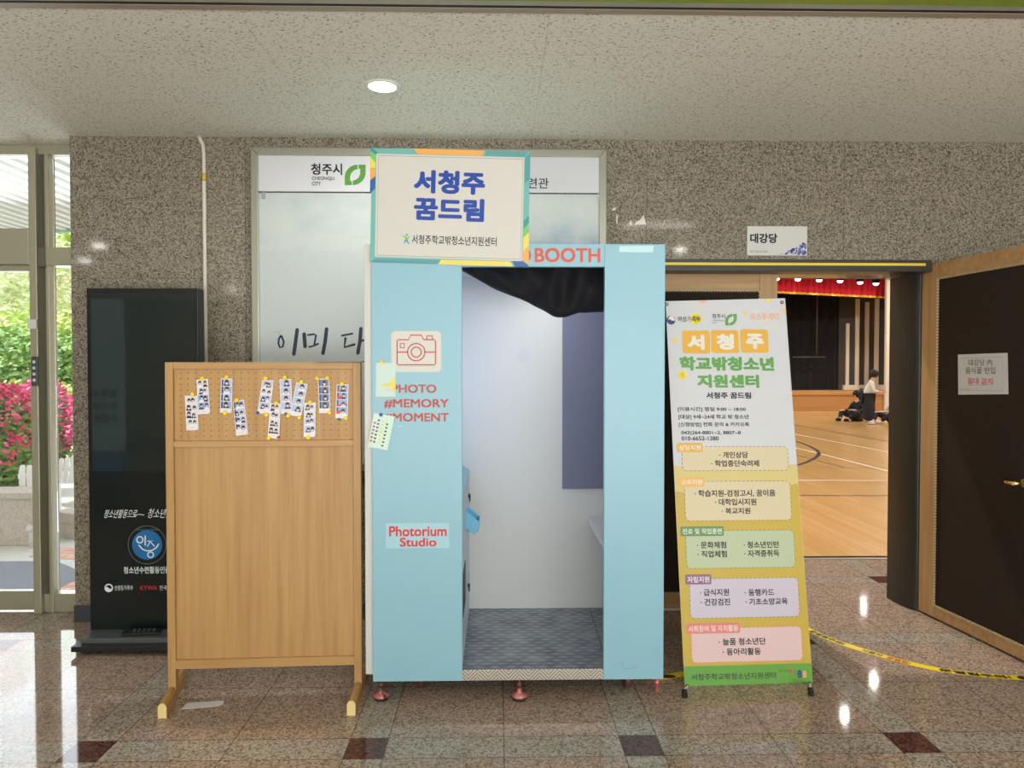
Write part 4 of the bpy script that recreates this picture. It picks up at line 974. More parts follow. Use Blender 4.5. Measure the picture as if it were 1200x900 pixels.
for pts, k in (([(345, 52), (815, 66), (800, 102), (368, 90)], 'orange'), ([(60, 44), (104, 80), (90, 96), (52, 66)], 'deepteal'), ([(52, 66), (90, 98), (88, 150), (52, 108)], 'green'), ([(52, 108), (88, 150), (86, 190), (50, 180)], 'yellow'), ([(50, 180), (87, 185), (86, 238), (50, 265)], 'orange'), ([(50, 265), (86, 236), (84, 320), (48, 350)], 'navy'),
               ([(1078, 536), (1114, 500), (1114, 550), (1077, 590)], 'deepteal'), ([(1077, 590), (1114, 550), (1114, 612), (1076, 648)], 'green'), ([(1076, 648), (1114, 612), (1113, 700), (1073, 740)], 'yellow'), ([(1073, 740), (1113, 700), (1112, 832), (1070, 800)], 'orange'), ([(1000, 806), (1070, 806), (1110, 832), (1108, 845), (1018, 842)], 'navy'), ([(525, 796), (985, 808), (1010, 842), (506, 828)], 'yellow')):
    pxpoly(mb, fsn, S2(pts), C_[k], .0005)
for k in range(22):
    x = 818+k*13.5
    if x < 1080: stroke(mb, fsn, S2([(x, 101+(x-800)*.03), (x+24, 68+(x-800)*.025)]), .0035, C_['stripe'], .0006, cap=False)
for k in range(13):
    y = 92+k*13; stroke(mb, fsn, S2([(1083, y+32), (1122, y-4)]), .0035, C_['stripe'], .0006, cap=False)
for k in range(34):
    x = 60+k*13.5
    if x < 500: stroke(mb, fsn, S2([(x, 812+(x-50)*.028), (x+26, 787+(x-50)*.028)]), .0035, C_['stripe'], .0006, cap=False)
pxpoly(mb, fsn, S2([(92, 86), (1084, 112), (1066, 806), (82, 776)]), C_['white'], .0009)
stroke(mb, fsn, S2([(107, 99), (1074, 124), (1056, 794), (96, 766)]), .0022, C_['line'], .0012, closed=True, cap=False)
mb.build('printed_border', sg)
mb = MB()
text(mb, fsn, '서청주', (485, 200, 568.5, 227.5), C_['blue'], .045, .0014); text(mb, fsn, '꿈드림', (485, 232, 567.5, 259), C_['blue'], .045, .0014); text(mb, fsn, '서청주학교밖청소년지원센터', (482.8, 276.5, 582, 287.3), mat('print_charcoal', (44, 44, 46), .5), .018, .0014)
pxpoly(mb, fsn, S2([(258, 628), (290, 640), (298, 650), (306, 640), (320, 638), (304, 660), (302, 668), (314, 692), (304, 690), (293, 672), (276, 692), (274, 690), (284, 662), (283, 650)]), C_['green'], .0014)
pxpoly(mb, fsn, S2([(284, 662), (302, 668), (314, 692), (304, 690), (293, 672), (276, 692), (274, 690)]), C_['sky'], .0016); disc(mb, fsn, 425+296/5.714, 165+630/5.714, 1.2, C_['sky'], .0016)
mb.build('lettering', sg)

# black curtain swagged across the doorway
M_CURT = mat('curtain_black', (16, 17, 23), .8, spec=.3)
cu = [(541.5, 317), (560, 327), (580, 338), (600, 346.5), (620, 354), (635, 362), (648, 370), (654, 371.5), (663, 371.5), (672, 368.5), (680, 365.5), (708.5, 365.5)]
mb = MB(); nx_, nz_ = 64, 14; grid = []
def lowy(px):
    for (a, b), (c, d) in zip(cu, cu[1:]):
        if a <= px <= c: return b+(d-b)*(px-a)/(c-a)
    return cu[-1][1]
for i in range(nx_+1):
    px = 541.5+(709-541.5)*i/nx_; col = []
    for j in range(nz_+1):
        f = j/nz_; py = 310+(lowy(px)-310)*f
        y = YF+.095
        dep = .02*math.sin(px*.2+f*2.6)*min(1, max(.15, (px-590)/60))*(1-.25*f)+.012*math.sin((px*.12-f*5))+.02*math.sin(f*3.1)*-1
        if j == nz_: dep += .03
        p = PY(px, py, y); col.append(mb.bm.verts.new((p.x, y+dep, p.z)))
    grid.append(col)
fs_ = []
for i in range(nx_):
    for j in range(nz_): fs_.append(mb.bm.faces.new((grid[i][j], grid[i][j+1], grid[i+1][j+1], grid[i+1][j])))
mb._post(fs_, M_CURT, True)
o = mb.build('curtain'); sd = o.modifiers.new('thick', 'SOLIDIFY'); sd.thickness = .012; sd.offset = 1
tag(o, 'black cloth curtain bunched up across the top of the booth doorway', 'curtain')

# slips stuck on the booth
M_NOTE = mat('note_translucent', (194, 216, 208), .4); M_NY = mat('note_yellow', (232, 212, 92), .5)
P5 = lambda x, y: (430+x/5.625, 370+y/5.625)
def slip(name, label, cat, corners, m, d=.003):
    pl = Plane(fb.px(*corners[0], d), fb.u, fb.v); t = thing(name, label, cat, pl.o)
    mb = MB(); mb.prism([fb.px(*c, d) for c in corners], fb.n*.0006, m); mb.build('sheet', t); return t, Plane(fb.at(0, 0, d+.0006), fb.u, fb.v)
t, pn = slip('paper_note', 'pale translucent note with yellow cross taped over the booth lettering', 'note', [P5(60, 310), P5(58, 535), P5(190, 533), P5(190, 312)], M_NOTE)
mb = MB(); pxpoly(mb, pn, [P5(*q) for q in ((163, 410), (186, 404), (186, 500), (160, 496), (160, 466), (104, 464), (104, 448), (162, 440))], M_NY); pxpoly(mb, pn, [P5(*q) for q in ((124, 478), (158, 478), (158, 502), (124, 502))], mat('note_pink', (214, 206, 208), .5), .0003); mb.build('cross_print', t)
mb = MB(); p = fb.px(*P5(98, 306), .0036); mb.lathe([(.009, 0), (.009, -.002), (.006, -.004)], p, M_YEL, axis='y', n=16); tag(mb.build('dot_sticker'), 'yellow dot sticker holding the translucent note on the booth', 'sticker')
t, pn = slip('sticker_sheet', 'pale green sheet of coloured heart stickers tilted on the booth edge', 'sticker sheet', [P5(48, 640), P5(5, 864), P5(138, 886), P5(184, 664)], mat('sheet_mint', (206, 228, 216), .45), .004)
HC = [mat('heart_red', (206, 70, 50), .5), mat('heart_blue', (26, 74, 150), .5), mat('heart_yellow', (226, 216, 110), .5), mat('heart_green', (22, 104, 66), .5), mat('heart_pale', (188, 222, 208), .5)]
def heart(mb, pl, x, y, s, m, d, rot):
    pts = []
    for k in range(20):
        t_ = 2*math.pi*k/20; u = 16*math.sin(t_)**3/16; v = -(13*math.cos(t_)-5*math.cos(2*t_)-2*math.cos(3*t_)-math.cos(4*t_))/16
        pts.append((x+s*(u*math.cos(rot)-v*math.sin(rot)), y+s*(u*math.sin(rot)+v*math.cos(rot))))
    pxpoly(mb, pl, pts, m, d)
mb = MB()
for c in range(5):
    for r in range(7):
        x = 52+c*27-r*5.2+(0 if c != 4 else 4); y = 706-c*-6-(22 if c in (1, 2) else 8 if c == 3 else 0)+r*23.5
        if c == 0 and r > 5: continue
        X5, Y5 = P5(x, y); heart(mb, pn, X5, Y5, 1.55, HC[c], .0005, R(10))
mb.build('heart_print', t)
mb = MB(); p = fb.px(*P5(94, 653), .0046); mb.lathe([(.008, 0), (.008, -.003), (.005, -.005)], p, mat('pin_blue', (30, 84, 170), .4), axis='y', n=14); tag(mb.build('dot_sticker'), 'blue dot sticker at the top of the heart sticker sheet', 'sticker')

# ================================================================== WOODEN PHOTO BOARD
pL = PY(196.5, 785, 3.205); pR = PY(424, 779, 3.24)
ux = Vector((pR.x-pL.x, pR.y-pL.y, 0)); BW = ux.length
fw_ = Plane((pL.x, pL.y, 0), ux, (0, 0, 1))
rz = math.atan2(ux.y, ux.x)
wb = thing('photo_board', 'freestanding beech notice board with pegboard top beside the blue booth', 'notice board', (pL.x, pL.y, 0), rz)
wzv = lambda py, px=310: fw_.ab(px, py)[1]
wxv = lambda px, py=600: fw_.ab(px, py)[0]
TOP = wzv(424.5); BOT = wzv(782); PT = .035; DP = .034
zt0 = wzv(432.5); zm1, zm0 = wzv(516.5), wzv(523.5); zb1 = wzv(771.5)
LB = lambda mb, a0, a1, d0, d1, b0, b1, m: mb.box(a0, a1, d0, d1, b0, b1, m)   # local: x along the board, y depth
def lbuild(mb, name, parent, **k): return mb.build(name, parent, local=True, **k)
mb = MB(); LB(mb, 0, PT, 0, DP, .03, TOP, M_OAKZ); lbuild(mb, 'post', wb, bevel=.002)
mb = MB(); LB(mb, BW-PT, BW, 0, DP, .03, TOP, M_OAKZ); lbuild(mb, 'post', wb, bevel=.002)
for (b0, b1, nm) in ((zt0, TOP, 'top_rail'), (zm0, zm1, 'middle_rail'), (BOT, zb1, 'bottom_rail')):
    mb = MB(); LB(mb, PT, BW-PT, .001, DP, b0, b1, M_OAKX); lbuild(mb, nm, wb, bevel=.0015)
mb = MB(); LB(mb, PT-.004, BW-PT+.004, .016, .024, zm1-.004, zt0+.004, M_PEG); lbuild(mb, 'pegboard', wb)
mb = MB(); LB(mb, PT-.004, BW-PT+.004, .014, .024, zb1-.004, zm0+.004, M_OAKZ); lbuild(mb, 'lower_panel', wb)
for (px0, py0, s) in ((190, 842, 0), (411.5, 838.5, 1)):
    fpt = PZ(px0, py0, 0); d0 = (fpt-Vector((pL.x, pL.y, 0))); a, y = d0.dot(fw_.u), -d0.dot(fw_.n)
    ac = PT/2 if s == 0 else BW-PT/2
    W2 = .0185; y0, y1 = y, .20; Hf = .064
    off = [0, 0]
    mb = MB()
    prof = [(-W2, 0), (W2, 0), (W2, Hf-.014), (W2-.01, Hf), (-W2+.01, Hf), (-W2, Hf-.014)]
    mb.prism([(a+x_, y0, z_) for x_, z_ in prof], (ac-a, 0, 0), M_OAKZ) if False else None
    A = [mb.bm.verts.new((a+x_, y0, z_)) for x_, z_ in prof]; B = [mb.bm.verts.new((ac+(ac-a)*(y1/max(.05, -y0))+x_, y1, z_)) for x_, z_ in prof]
    fs1 = [mb.bm.faces.new((A[i], A[(i+1) % 6], B[(i+1) % 6], B[i])) for i in range(6)]; mb._post(fs1, M_OAKX)
    mb._post([mb.bm.faces.new(A), mb.bm.faces.new(B)], M_OAKEND); lbuild(mb, 'foot', wb)
# sheet lying on the top edge
mb = MB(); mb.prism([fw_.at(wxv(367, 424), TOP+.002, .03), fw_.at(wxv(425, 424)+.002, TOP+.002, .035), fw_.at(wxv(425, 424), TOP+.002, -.10), fw_.at(wxv(372, 424), TOP+.002, -.12)], (0, 0, .003), mat('sheet_olive', (150, 142, 112), .6)); tag(mb.build('card_sheet'), 'thin card sheet lying on the top right of the wooden board', 'card')

# photo strips pinned to the pegboard
yd = -.0155                                     # face of the pegboard (behind the frame face)
fg = Plane(fw_.at(0, 0, yd), fw_.u, fw_.v)
M_PH = mat('photo_paper', (226, 222, 226), .35)
BGS = [mat('photo_white', (214, 212, 220), .4), mat('photo_blue', (140, 164, 206), .4), mat('photo_pale_blue', (176, 190, 222), .4), mat('photo_steel', (104, 122, 164), .4)]
M_PHH = mat('photo_hair', (34, 32, 52), .4); M_PHF = mat('photo_face', (224, 196, 188), .4); M_PHN = mat('photo_navy', (56, 66, 112), .4); M_PHR = mat('photo_red', (200, 52, 70), .4); M_PHW = mat('photo_shirt', (226, 226, 234), .4)
ZA = lambda x, y: (190+x/7.5, 410+y/7.5); ZB = lambda x, y: (300+x/7.5, 410+y/7.5)
STR = [(ZA, [(203, 402), (310, 402), (325, 705), (218, 708)], 0, 2, 'first photo strip from the left, low on the pegboard'),
       (ZA, [(305, 262), (405, 255), (425, 560), (318, 567)], 0, 2, 'second photo strip from the left, behind the lower one'),
       (ZA, [(522, 250), (622, 252), (614, 555), (512, 552)], 1, 1, 'third photo strip from the left, pinned at top and bottom'),
       (ZA, [(622, 455), (720, 438), (757, 742), (652, 755)], 1, 2, 'blue photo strip hanging low and tilted, fourth from the left'),
       (ZB, [(57, 265), (158, 268), (120, 565), (12, 555)], 2, 2, 'slanting photo strip with a blue pin at its lower corner'),
       (ZB, [(130, 470), (222, 470), (208, 782), (105, 770)], 0, 2, 'low photo strip with a red pin at its lower corner'),
       (ZB, [(207, 258), (310, 255), (320, 560), (220, 562)], 2, 1, 'blue photo strip with a single sitter, left of the slanting blue one'),
       (ZB, [(357, 285), (458, 300), (400, 590), (300, 572)], 2, 1, 'pale blue photo strip slanting over its left neighbour'),
       (ZB, [(425, 465), (527, 462), (523, 765), (420, 765)], 2, 2, 'low photo strip hanging straight, pinned at top and bottom'),
       (ZB, [(545, 255), (643, 250), (655, 555), (555, 555)], 3, 1, 'photo strip held by two yellow pins at its top'),
       (ZB, [(712, 303), (815, 303), (805, 605), (698, 600)], 1, 3, 'photo strip with red details, last on the right')]
rs = random.Random(11)
for k, (Zf, cor, bgk, nh, lab) in enumerate(STR):
    c = [Vector(fg.ab(*Zf(*p))) for p in cor]      # TL TR BR BL
    dz = .0016+.0014*(k % 3)+(.003 if k in (0, 5, 7) else 0)
    P_ = lambda u, v, e=0.0: fg.at(*((c[0]*(1-u)+c[1]*u)*(1-v)+(c[3]*(1-u)+c[2]*u)*v), dz+e)
    t = thing('photo_strip', lab, 'photo strip', P_(.5, 1), group='photo strips on the pegboard')
    mb = MB(); mb.prism([P_(0, 0), P_(1, 0), P_(1, 1), P_(0, 1)], fg.n*.0006, M_PH); mb.build('sheet', t)
    for r in range(4):
        mb = MB(); v0_, v1_ = .025+r*.215, .025+r*.215+.195
        bgm = BGS[bgk if rs.random() > .25 else (bgk+1) % 3]
        mb.poly([P_(.06, v0_, .0009), P_(.94, v0_, .0009), P_(.94, v1_, .0009), P_(.06, v1_, .0009)], bgm)
        Q = lambda pts, e: [P_(min(.94, max(.06, u)), min(v1_, max(v0_, v)), e) for u, v in pts]
        E_ = lambda u, v, ru, rv, n=14: [(u+ru*math.cos(2*math.pi*i/n), v+rv*math.sin(2*math.pi*i/n)) for i in range(n)]
        if bgk in (1, 3): mb.poly(Q([(.06, v0_), (.2, v0_), (.2, v1_), (.06, v1_)], .001), M_PHN)
        if nh == 3: mb.poly(Q([(.06 if r % 2 else .5, v0_+.1), (.94 if r == 2 else .55, v0_+.11), (.9 if r == 2 else .5, v1_), (.06, v1_)], .00105), M_PHR)
        heads = [(.33, 0), (.68, .01)] if nh == 2 else [(.55, 0)]
        for hu, dv_ in heads:
            hu += rs.uniform(-.07, .07); hv = (v0_+v1_)/2+rs.uniform(-.025, .03)+dv_; s_ = 1.25 if nh == 1 else rs.uniform(.85, 1.1); e0 = .0011+rs.random()*.0002
            mb.poly(Q(E_(hu, v1_, .22*s_, .075*s_), e0), rs.choice([M_PHW, M_PHW, M_PHN, M_PHH])); mb.poly(Q(E_(hu, hv-.008, .15*s_, .066*s_), e0+.0003), M_PHH)
            if bgk == 3: mb.poly(Q([(hu-.2, hv), (hu+.2, hv), (hu+.24, v1_), (hu-.24, v1_)], e0+.0002), M_PHH)
            mb.poly(Q(E_(hu+.01, hv+.01, .10*s_, .044*s_), e0+.0005), M_PHF); mb.poly(Q(E_(hu+.03, hv-.025, .11*s_, .02), e0+.0007), M_PHH)
        mb.build('picture', t)
    mb = MB()
    mb.poly([P_(.88, .965, .0009), P_(.94, .965, .0009), P_(.94, .985, .0009), P_(.88, .985, .0009)], M_PHN); mb.poly([P_(.34, .925, .0009), P_(.66, .92, .0009), P_(.66, .928, .0009), P_(.34, .933, .0009)], mat('caption_grey', (176, 176, 184), .5)); mb.build('caption', t)
PINS = [(ZA, 272, 390, 'y', 'top of the first strip from the left'), (ZA, 357, 253, 'y', 'top of the second strip from the left'), (ZA, 570, 240, 'y', 'top of the third strip from the left'), (ZA, 557, 555, 'y', 'bottom of the third strip from the left'), (ZA, 660, 442, 'y', 'top of the low blue tilted strip'),
        (ZB, 88, 250, 'y', 'top of the slanting blue-pinned strip'), (ZB, 95, 570, 'y', 'lower right corner of the slanting blue-pinned strip'), (ZB, 182, 467, 'y', 'top of the low red-pinned strip'), (ZB, 115, 775, 'y', 'lower left corner of the low red-pinned strip'), (ZB, 258, 243, 'y', 'top of the straight blue single-sitter strip'),
        (ZB, 286, 578, 'y', 'bottom of the straight blue single-sitter strip'), (ZB, 403, 282, 'y', 'top of the slanting pale blue strip'), (ZB, 384, 595, 'y', 'lower right corner of the slanting pale blue strip'), (ZB, 477, 463, 'y', 'top of the low straight strip'), (ZB, 460, 770, 'y', 'bottom of the low straight strip'),
        (ZB, 540, 250, 'y', 'upper left corner of the strip with two top pins'), (ZB, 628, 248, 'y', 'upper right corner of the strip with two top pins'), (ZB, 648, 550, 'y', 'lower right corner of the strip with two top pins'), (ZB, 758, 300, 'y', 'top of the strip with red details at far right'), (ZB, 793, 600, 'y', 'bottom right of the strip with red details at far right'),
        (ZB, 20, 552, 'b', 'lower left corner of the slanting strip'), (ZB, 200, 767, 'r', 'lower right corner of the low strip'), (ZB, 267, 561, 'g', 'bottom of the straight single-sitter strip'), (ZB, 733, 609, 'g', 'bottom of the strip with red details at far right')]
PM = dict(y=M_YEL, b=mat('pin_blue', (30, 84, 170), .4), r=mat('pin_red', (206, 62, 40), .4), g=mat('pin_green', (40, 110, 60), .4)); PNM = dict(y='yellow', b='blue', r='red', g='green')
for Zf, x, y, cl, wh in PINS:
    pp = fg.px(*Zf(x, y), .0075); r_ = .0098 if cl == 'y' else .0068
    mb = MB(); mb.lathe([(r_*.7, -.004), (r_, -.002), (r_, .001), (r_*.5, .003), (r_*.3, .012)], pp, PM[cl], axis='y', n=18)
    tag(mb.build('push_pin'), f'{PNM[cl]} round pin at the {wh}', 'pin', 'round pins on the pegboard')

# ================================================================== DIGITAL KIOSK
yk0 = PZ(150, 738, .075).y
fk = Plane((0, yk0, 0), (1, 0, 0), (0, 0, 1)); kx = lambda px, py=500: fk.ab(px, py)[0]; kz = lambda py, px=170: fk.ab(px, py)[1]
K0, K1, KT = kx(103.2), kx(233), kz(337.5)
M_KB = mat('kiosk_body', (26, 29, 30), .35); M_KG = mat('kiosk_glass', (28, 37, 37), .04, spec=.6, coat=.3); M_KF = mat('kiosk_bezel', (20, 23, 24), .25)
kk = thing('display_kiosk', 'tall black digital display kiosk on a wheeled base by the entrance', 'display', ((K0+K1)/2, yk0, 0))
mb = MB(); mb.box(K0, K1, yk0+.006, yk0+.085, .075, KT, M_KB); mb.build('housing', kk, bevel=.006)
mb = MB(); mb.box(K0, K1, yk0, yk0+.006, .08, KT-.002, M_KF); mb.build('bezel', kk, bevel=.002)
mb = MB(); mb.box(kx(108), kx(229), yk0-.0015, yk0+.002, kz(552), kz(344), M_KG); mb.build('screen', kk)
mb = MB(); mb.box(K0+.006, K1-.006, yk0-.0012, yk0+.002, .085, kz(554), mat('kiosk_lower', (20, 27, 28), .12)); mb.build('front_panel', kk)
M_KBASE = mat('kiosk_base', (27, 29, 30), .4); M_KST = mat('kiosk_step', (112, 118, 121), .35, metal=.6)
zb_ = .05
f0 = PZ(80, 758.5, zb_).y; xb0 = PZ(80.5, 760, zb_).x; xb1 = K1+.1
mb = MB(); mb.prism([(xb0, f0, zb_-.027), (xb1, f0, zb_-.027), (K1+.06, yk0+.2, zb_-.027), (K0-.03, yk0+.2, zb_-.027)], (0, 0, .028), M_KBASE); mb.build('base_plate', kk, bevel=.003)
mb = MB(); s0 = PZ(95, 748.5, .076).y; xs0 = PZ(95, 748.5, .076).x; mb.prism([(xs0, s0, zb_), (K1+.04, s0, zb_), (K1, yk0, zb_), (K0, yk0, zb_)], (0, 0, .026), M_KST); mb.box(K0, K1, yk0, yk0+.08, zb_, .08, M_KB); mb.build('step_plate', kk, bevel=.002)
for (x, y) in ((PZ(107, 772, 0).x, f0+.05), (K1-.02, f0+.05), (K0+.05, yk0+.14), (K1-.02, yk0+.14)):
    mb = MB(); mb.lathe([(.01, -.009), (.022, -.009), (.022, .009), (.01, .009)], (x, y, .022), M_RUBB, axis='x', n=16); mb.box(x-.013, x+.013, y-.012, y+.012, .015, .03, M_STEEL); mb.build('caster', kk)
fkp = Plane((0, yk0-.0014, 0), (1, 0, 0), (0, 0, 1))
M_KW = mat('kiosk_print_white', (226, 230, 230), .5); M_KBL = mat('kiosk_print_blue', (20, 106, 168), .4); M_KR = mat('kiosk_print_red', (176, 40, 48), .5); M_KGR = mat('kiosk_print_grey', (96, 110, 116), .5)
mb = MB()
def slant(mb, pl, body, box, m, bold, sh):
    n0 = len(mb.bm.verts); text(mb, pl, body, box, m, bold); mb.bm.verts.ensure_lookup_table(); b0 = pl.bbox(*box)[2]
    for v in mb.bm.verts[n0:]: v.co.x += (v.co.z-b0)*sh
slant(mb, fkp, '청소년활동으로', (121, 597, 159, 607), M_KW, 0, .3); stroke(mb, fkp, [(158, 604.5), (163, 602.5), (169, 603.5)], .003, M_KW, .0009)
slant(mb, fkp, '청소년을', (172, 596, 200, 607), M_KW, 0, .3)
mb.build('slogan_lettering', kk); mb = MB()
cI = fkp.ab(172.5, 638.5); sI = abs(fkp.ab(173.5, 638.5)[0]-cI[0])
stroke(mb, fkp, [(172.5+22.3*math.cos(R(k*8)), 638.5+22.3*math.sin(R(k*8))) for k in range(45)], .003, M_KGR, .0006, closed=True)
disc(mb, fkp, 172.5, 638.5, 17.6, M_KBL, .0006, n=36)
text(mb, fkp, 'YOUTH ACTIVITY PROGRAM', (158, 619.6, 187, 621.8), M_KGR, 0)
stroke(mb, fkp, [(164+3.6*math.cos(R(k*18)), 632.5+3.6*math.sin(R(k*18))) for k in range(20)], .0075, M_KW, .001, closed=True); stroke(mb, fkp, [(170.3, 628), (170.3, 638.5)], .0075, M_KW, .001)
stroke(mb, fkp, [(173, 634), (180, 634), (176.5, 634), (173, 640)], .0055, M_KW, .001); stroke(mb, fkp, [(176.5, 635), (181, 640)], .0055, M_KW, .001)
stroke(mb, fkp, [(163, 639), (167, 643.5), (172, 645.5), (178, 645), (183, 642), (186, 637.5)], .007, M_KW, .0011); stroke(mb, fkp, [(176.6+3.4*math.cos(R(k*18)), 650+3.2*math.sin(R(k*18))) for k in range(20)], .0065, M_KW, .001, closed=True)
mb.build('round_emblem', kk); mb = MB()
text(mb, fkp, '청소년수련활동인증제', (145, 663.8, 205, 672), M_KW, .015)
mb.build('caption_lettering', kk); mb = MB()
disc(mb, fkp, 127.5, 689, 5, M_KW, .0006); disc(mb, fkp, 127.5, 689, 3.6, M_KF, .0008); pxpoly(mb, fkp, [(124, 689), (125.5, 687.5), (127.5, 689), (129.5, 690.2), (131, 689), (130, 692), (127, 692.8), (124.6, 691.5)], M_KW, .001)
text(mb, fkp, '성평등가족부', (134, 686, 156, 691.8), M_KW, .005); text(mb, fkp, 'KYWA', (164.5, 686, 184.5, 691.5), M_KR, .02); text(mb, fkp, '한국청소년', (187, 686, 209, 691.5), M_KW, .005)
mb.build('logo_row', kk)
# remote control on the base step
rt = thing('remote_control', 'black remote control lying on the base of the kiosk', 'remote control', PZ(166, 743, .077))
mb = MB(); c = [PZ(x, y, .0765) for x, y in ((142, 746), (187, 744.5), (190, 739), (146, 740))]; mb.prism(c, (0, 0, .016), M_BLACK); mb.build('case', rt, bevel=.004)
mb = MB()
for i in range(5):
    for j in range(2):
        p = c[0].lerp(c[1], .3+.13*i).lerp(c[3].lerp(c[2], .3+.13*i), .3+.4*j); mb.lathe([(.006, .0155), (.006, .019), (.004, .02)], p, mat('button_grey', (88, 92, 96), .5), n=8)
mb.build('button', rt)

# ================================================================== BANNER STAND
BL, BR = PY(802.5, 811.5, 3.30), PY(953, 807.5, 3.33)
lean = 3.575
TLp, TRp = PY(780, 353, lean), PY(920, 349.5, lean+.03)
fn_ = Plane(BL, BR-BL, (TLp-BL))
bn = thing('banner_stand', 'tall printed youth centre banner leaning on its stand before the doorway', 'banner', ((BL.x+BR.x)/2, BL.y, 0))
cs = [fn_.px(*p) for p in ((802.5, 811.5), (953, 807.5), (920, 349.5), (780, 353))]
mb = MB(); mb.prism([p-fn_.n*.0012 for p in cs], fn_.n*.0012, m_banner()); sheet = mb.build('sheet', bn)
BC = lambda k, rgb: mat('banner_'+k, rgb, .42)
M_G0, M_G1, M_G2 = BC('gold', (196, 168, 58)), BC('pale_gold', (210, 192, 124)), BC('footer_green', (98, 160, 60))
def edgeL(y): return 780+(802.5-780)*(y-353)/(811.5-353)
def edgeR(y): return 920+(953-920)*(y-349.5)/(807.5-349.5)
mb = MB()
def band(f_top, y_bot, m, d):
    xs = [i/14 for i in range(15)]; top = []
    for f in xs:
        y = f_top(f); top.append((edgeL(y)+(edgeR(y)-edgeL(y))*f, y))
    bot = [(edgeR(y_bot-1.5)-.3, y_bot-4), (edgeL(y_bot), y_bot)]
    pxpoly(mb, fn_, [(top[0][0]+.3, top[0][1])]+top[1:-1]+[(top[-1][0]-.3, top[-1][1])]+bot, m, d)
band(lambda f: 545+3*math.sin(f*7)+1.2*math.sin(f*15)-3*f, 811, M_G1, .0003)
band(lambda f: 573+3*math.sin(f*9+1)-6*f+1.5*math.sin(f*21), 811, M_G0, .0005)
band(lambda f: 781-4*f, 811, M_G2, .0007)
mb.build('background_print', bn)
BD = {k: BC(k, v) for k, v in dict(cream=(212, 198, 164), orange=(236, 178, 84), amber=(224, 172, 60), green=(94, 158, 76), dark=(28, 27, 26), tabg=(92, 142, 84), boxg=(182, 194, 160), purple=(142, 92, 140), boxp=(200, 190, 208), pink=(222, 126, 122), boxpk=(220, 190, 192), white=(224, 221, 214), dash=(130, 118, 70), petal=(240, 200, 110), flower=(236, 218, 60), text=(34, 28, 22), red=(216, 74, 76), navy=(32, 64, 120), orangel=(242, 168, 110)).items()}
mb = MB(); D = .0012
disc(mb, fn_, 786.3, 375.2, 5.2, BD['navy'], D, n=24); disc(mb, fn_, 787.2, 374.2, 4.0, BD['white'], D+.0002); pxpoly(mb, fn_, [(782.5, 375.5), (785, 374), (787.5, 376), (790.5, 375.5), (789.5, 378.3), (786, 379.2), (783, 377.8)], BD['navy'], D+.0004); pxpoly(mb, fn_, [(788, 370.5), (791, 372.6), (791.4, 375), (789.6, 372.6)], BD['red'], D+.0005)
for k in range(5): disc(mb, fn_, 815.5+3.5*math.cos(R(72*k-90)), 373.6+3.6*math.sin(R(72*k-90)), 3.6, BD['flower'], D, n=14)
text(mb, fn_, '여성가족부', (794, 370.8, 821, 377.2), BD['dark'], .012, D+.0006)
mb.build('ministry_logo', bn); mb = MB(); text(mb, fn_, '청주시', (834.5, 367.8, 849.5, 373.2), BD['dark'], .01, D); text(mb, fn_, 'CHEONGJU', (834.7, 374.8, 848.5, 376.6), BD['dark'], 0, D); text(mb, fn_, 'CITY', (834.7, 377.4, 840, 379.2), BD['dark'], 0, D)
leaf_logo(mb, fn_, 849.6, 368, 863.4, 381.4, BD['green'], None, D)
mb.build('city_logo', bn); mb = MB(); text(mb, fn_, '유스투게더', (878.5, 367, 912.5, 375), BD['orangel'], .02, D)
mb.build('programme_logo', bn); mb = MB()
for (x, y, r1, r2, ro, m) in ((791, 399, 4.2, 2.2, -.2, 'petal'), (873, 367, 3, 1.8, -.5, 'petal'), (918.5, 363.7, 3, 2, -.6, 'petal'), (899.5, 378.3, 1.8, 1, .6, 'petal'), (823, 353.8, 4.5, 1.2, 0, 'orangel'), (900, 352.3, 3, 1.8, 0, 'flower')): disc(mb, fn_, x, y, r1, BD[m], D, ry=r2, rot=ro, n=14)
for k in range(5): disc(mb, fn_, 799.5+3*math.cos(R(72*k-80)), 439.6+3*math.sin(R(72*k-80)), 2.6, BD['flower'], D, n=12)
mb.build('petal_print', bn); mb = MB()
for (x0, y0, x1, y1, ch, tb) in ((799.6, 387.6, 832, 414.3, '서', (805.5, 392.3, 825.5, 410)), (833.4, 387, 865.6, 413.6, '청', (839.5, 391.5, 860, 410)), (867.8, 386.2, 900.2, 413.2, '주', (874, 391, 895, 409))):
    rrect(mb, fn_, (x0, y0, x1, y1), BD['amber'], .012, D); text(mb, fn_, ch, tb, BD['white'], .055, D+.0004)
text(mb, fn_, '학교밖청소년', (796, 418, 907, 434.6), BD['green'], .05, D); text(mb, fn_, '지원센터', (817, 439, 889.5, 454.6), BD['green'], .05, D); text(mb, fn_, '서청주 꿈드림', (827.5, 459.6, 880, 467.2), BD['dark'], .035, D)
mb.build('title_lettering', bn); mb = MB()
for s_, bx_ in (('[이용시간] 평일 9:00 ~ 18:00', (794.2, 477, 873.8, 482.6)), ('[대상] 9세~24세 학교 밖 청소년', (795, 485.8, 877, 491.8)), ('[신청방법] 전화 문의 & 카카오톡', (795.4, 494.8, 878, 500.6)), ('043)264-8801~2, 8807~8', (798.2, 505, 868, 510.2)), ('010-6652-1380', (798.6, 511.3, 842, 516.2))):
    text(mb, fn_, s_, bx_, BD['dark'], .024, D)
mb.build('detail_lettering', bn)
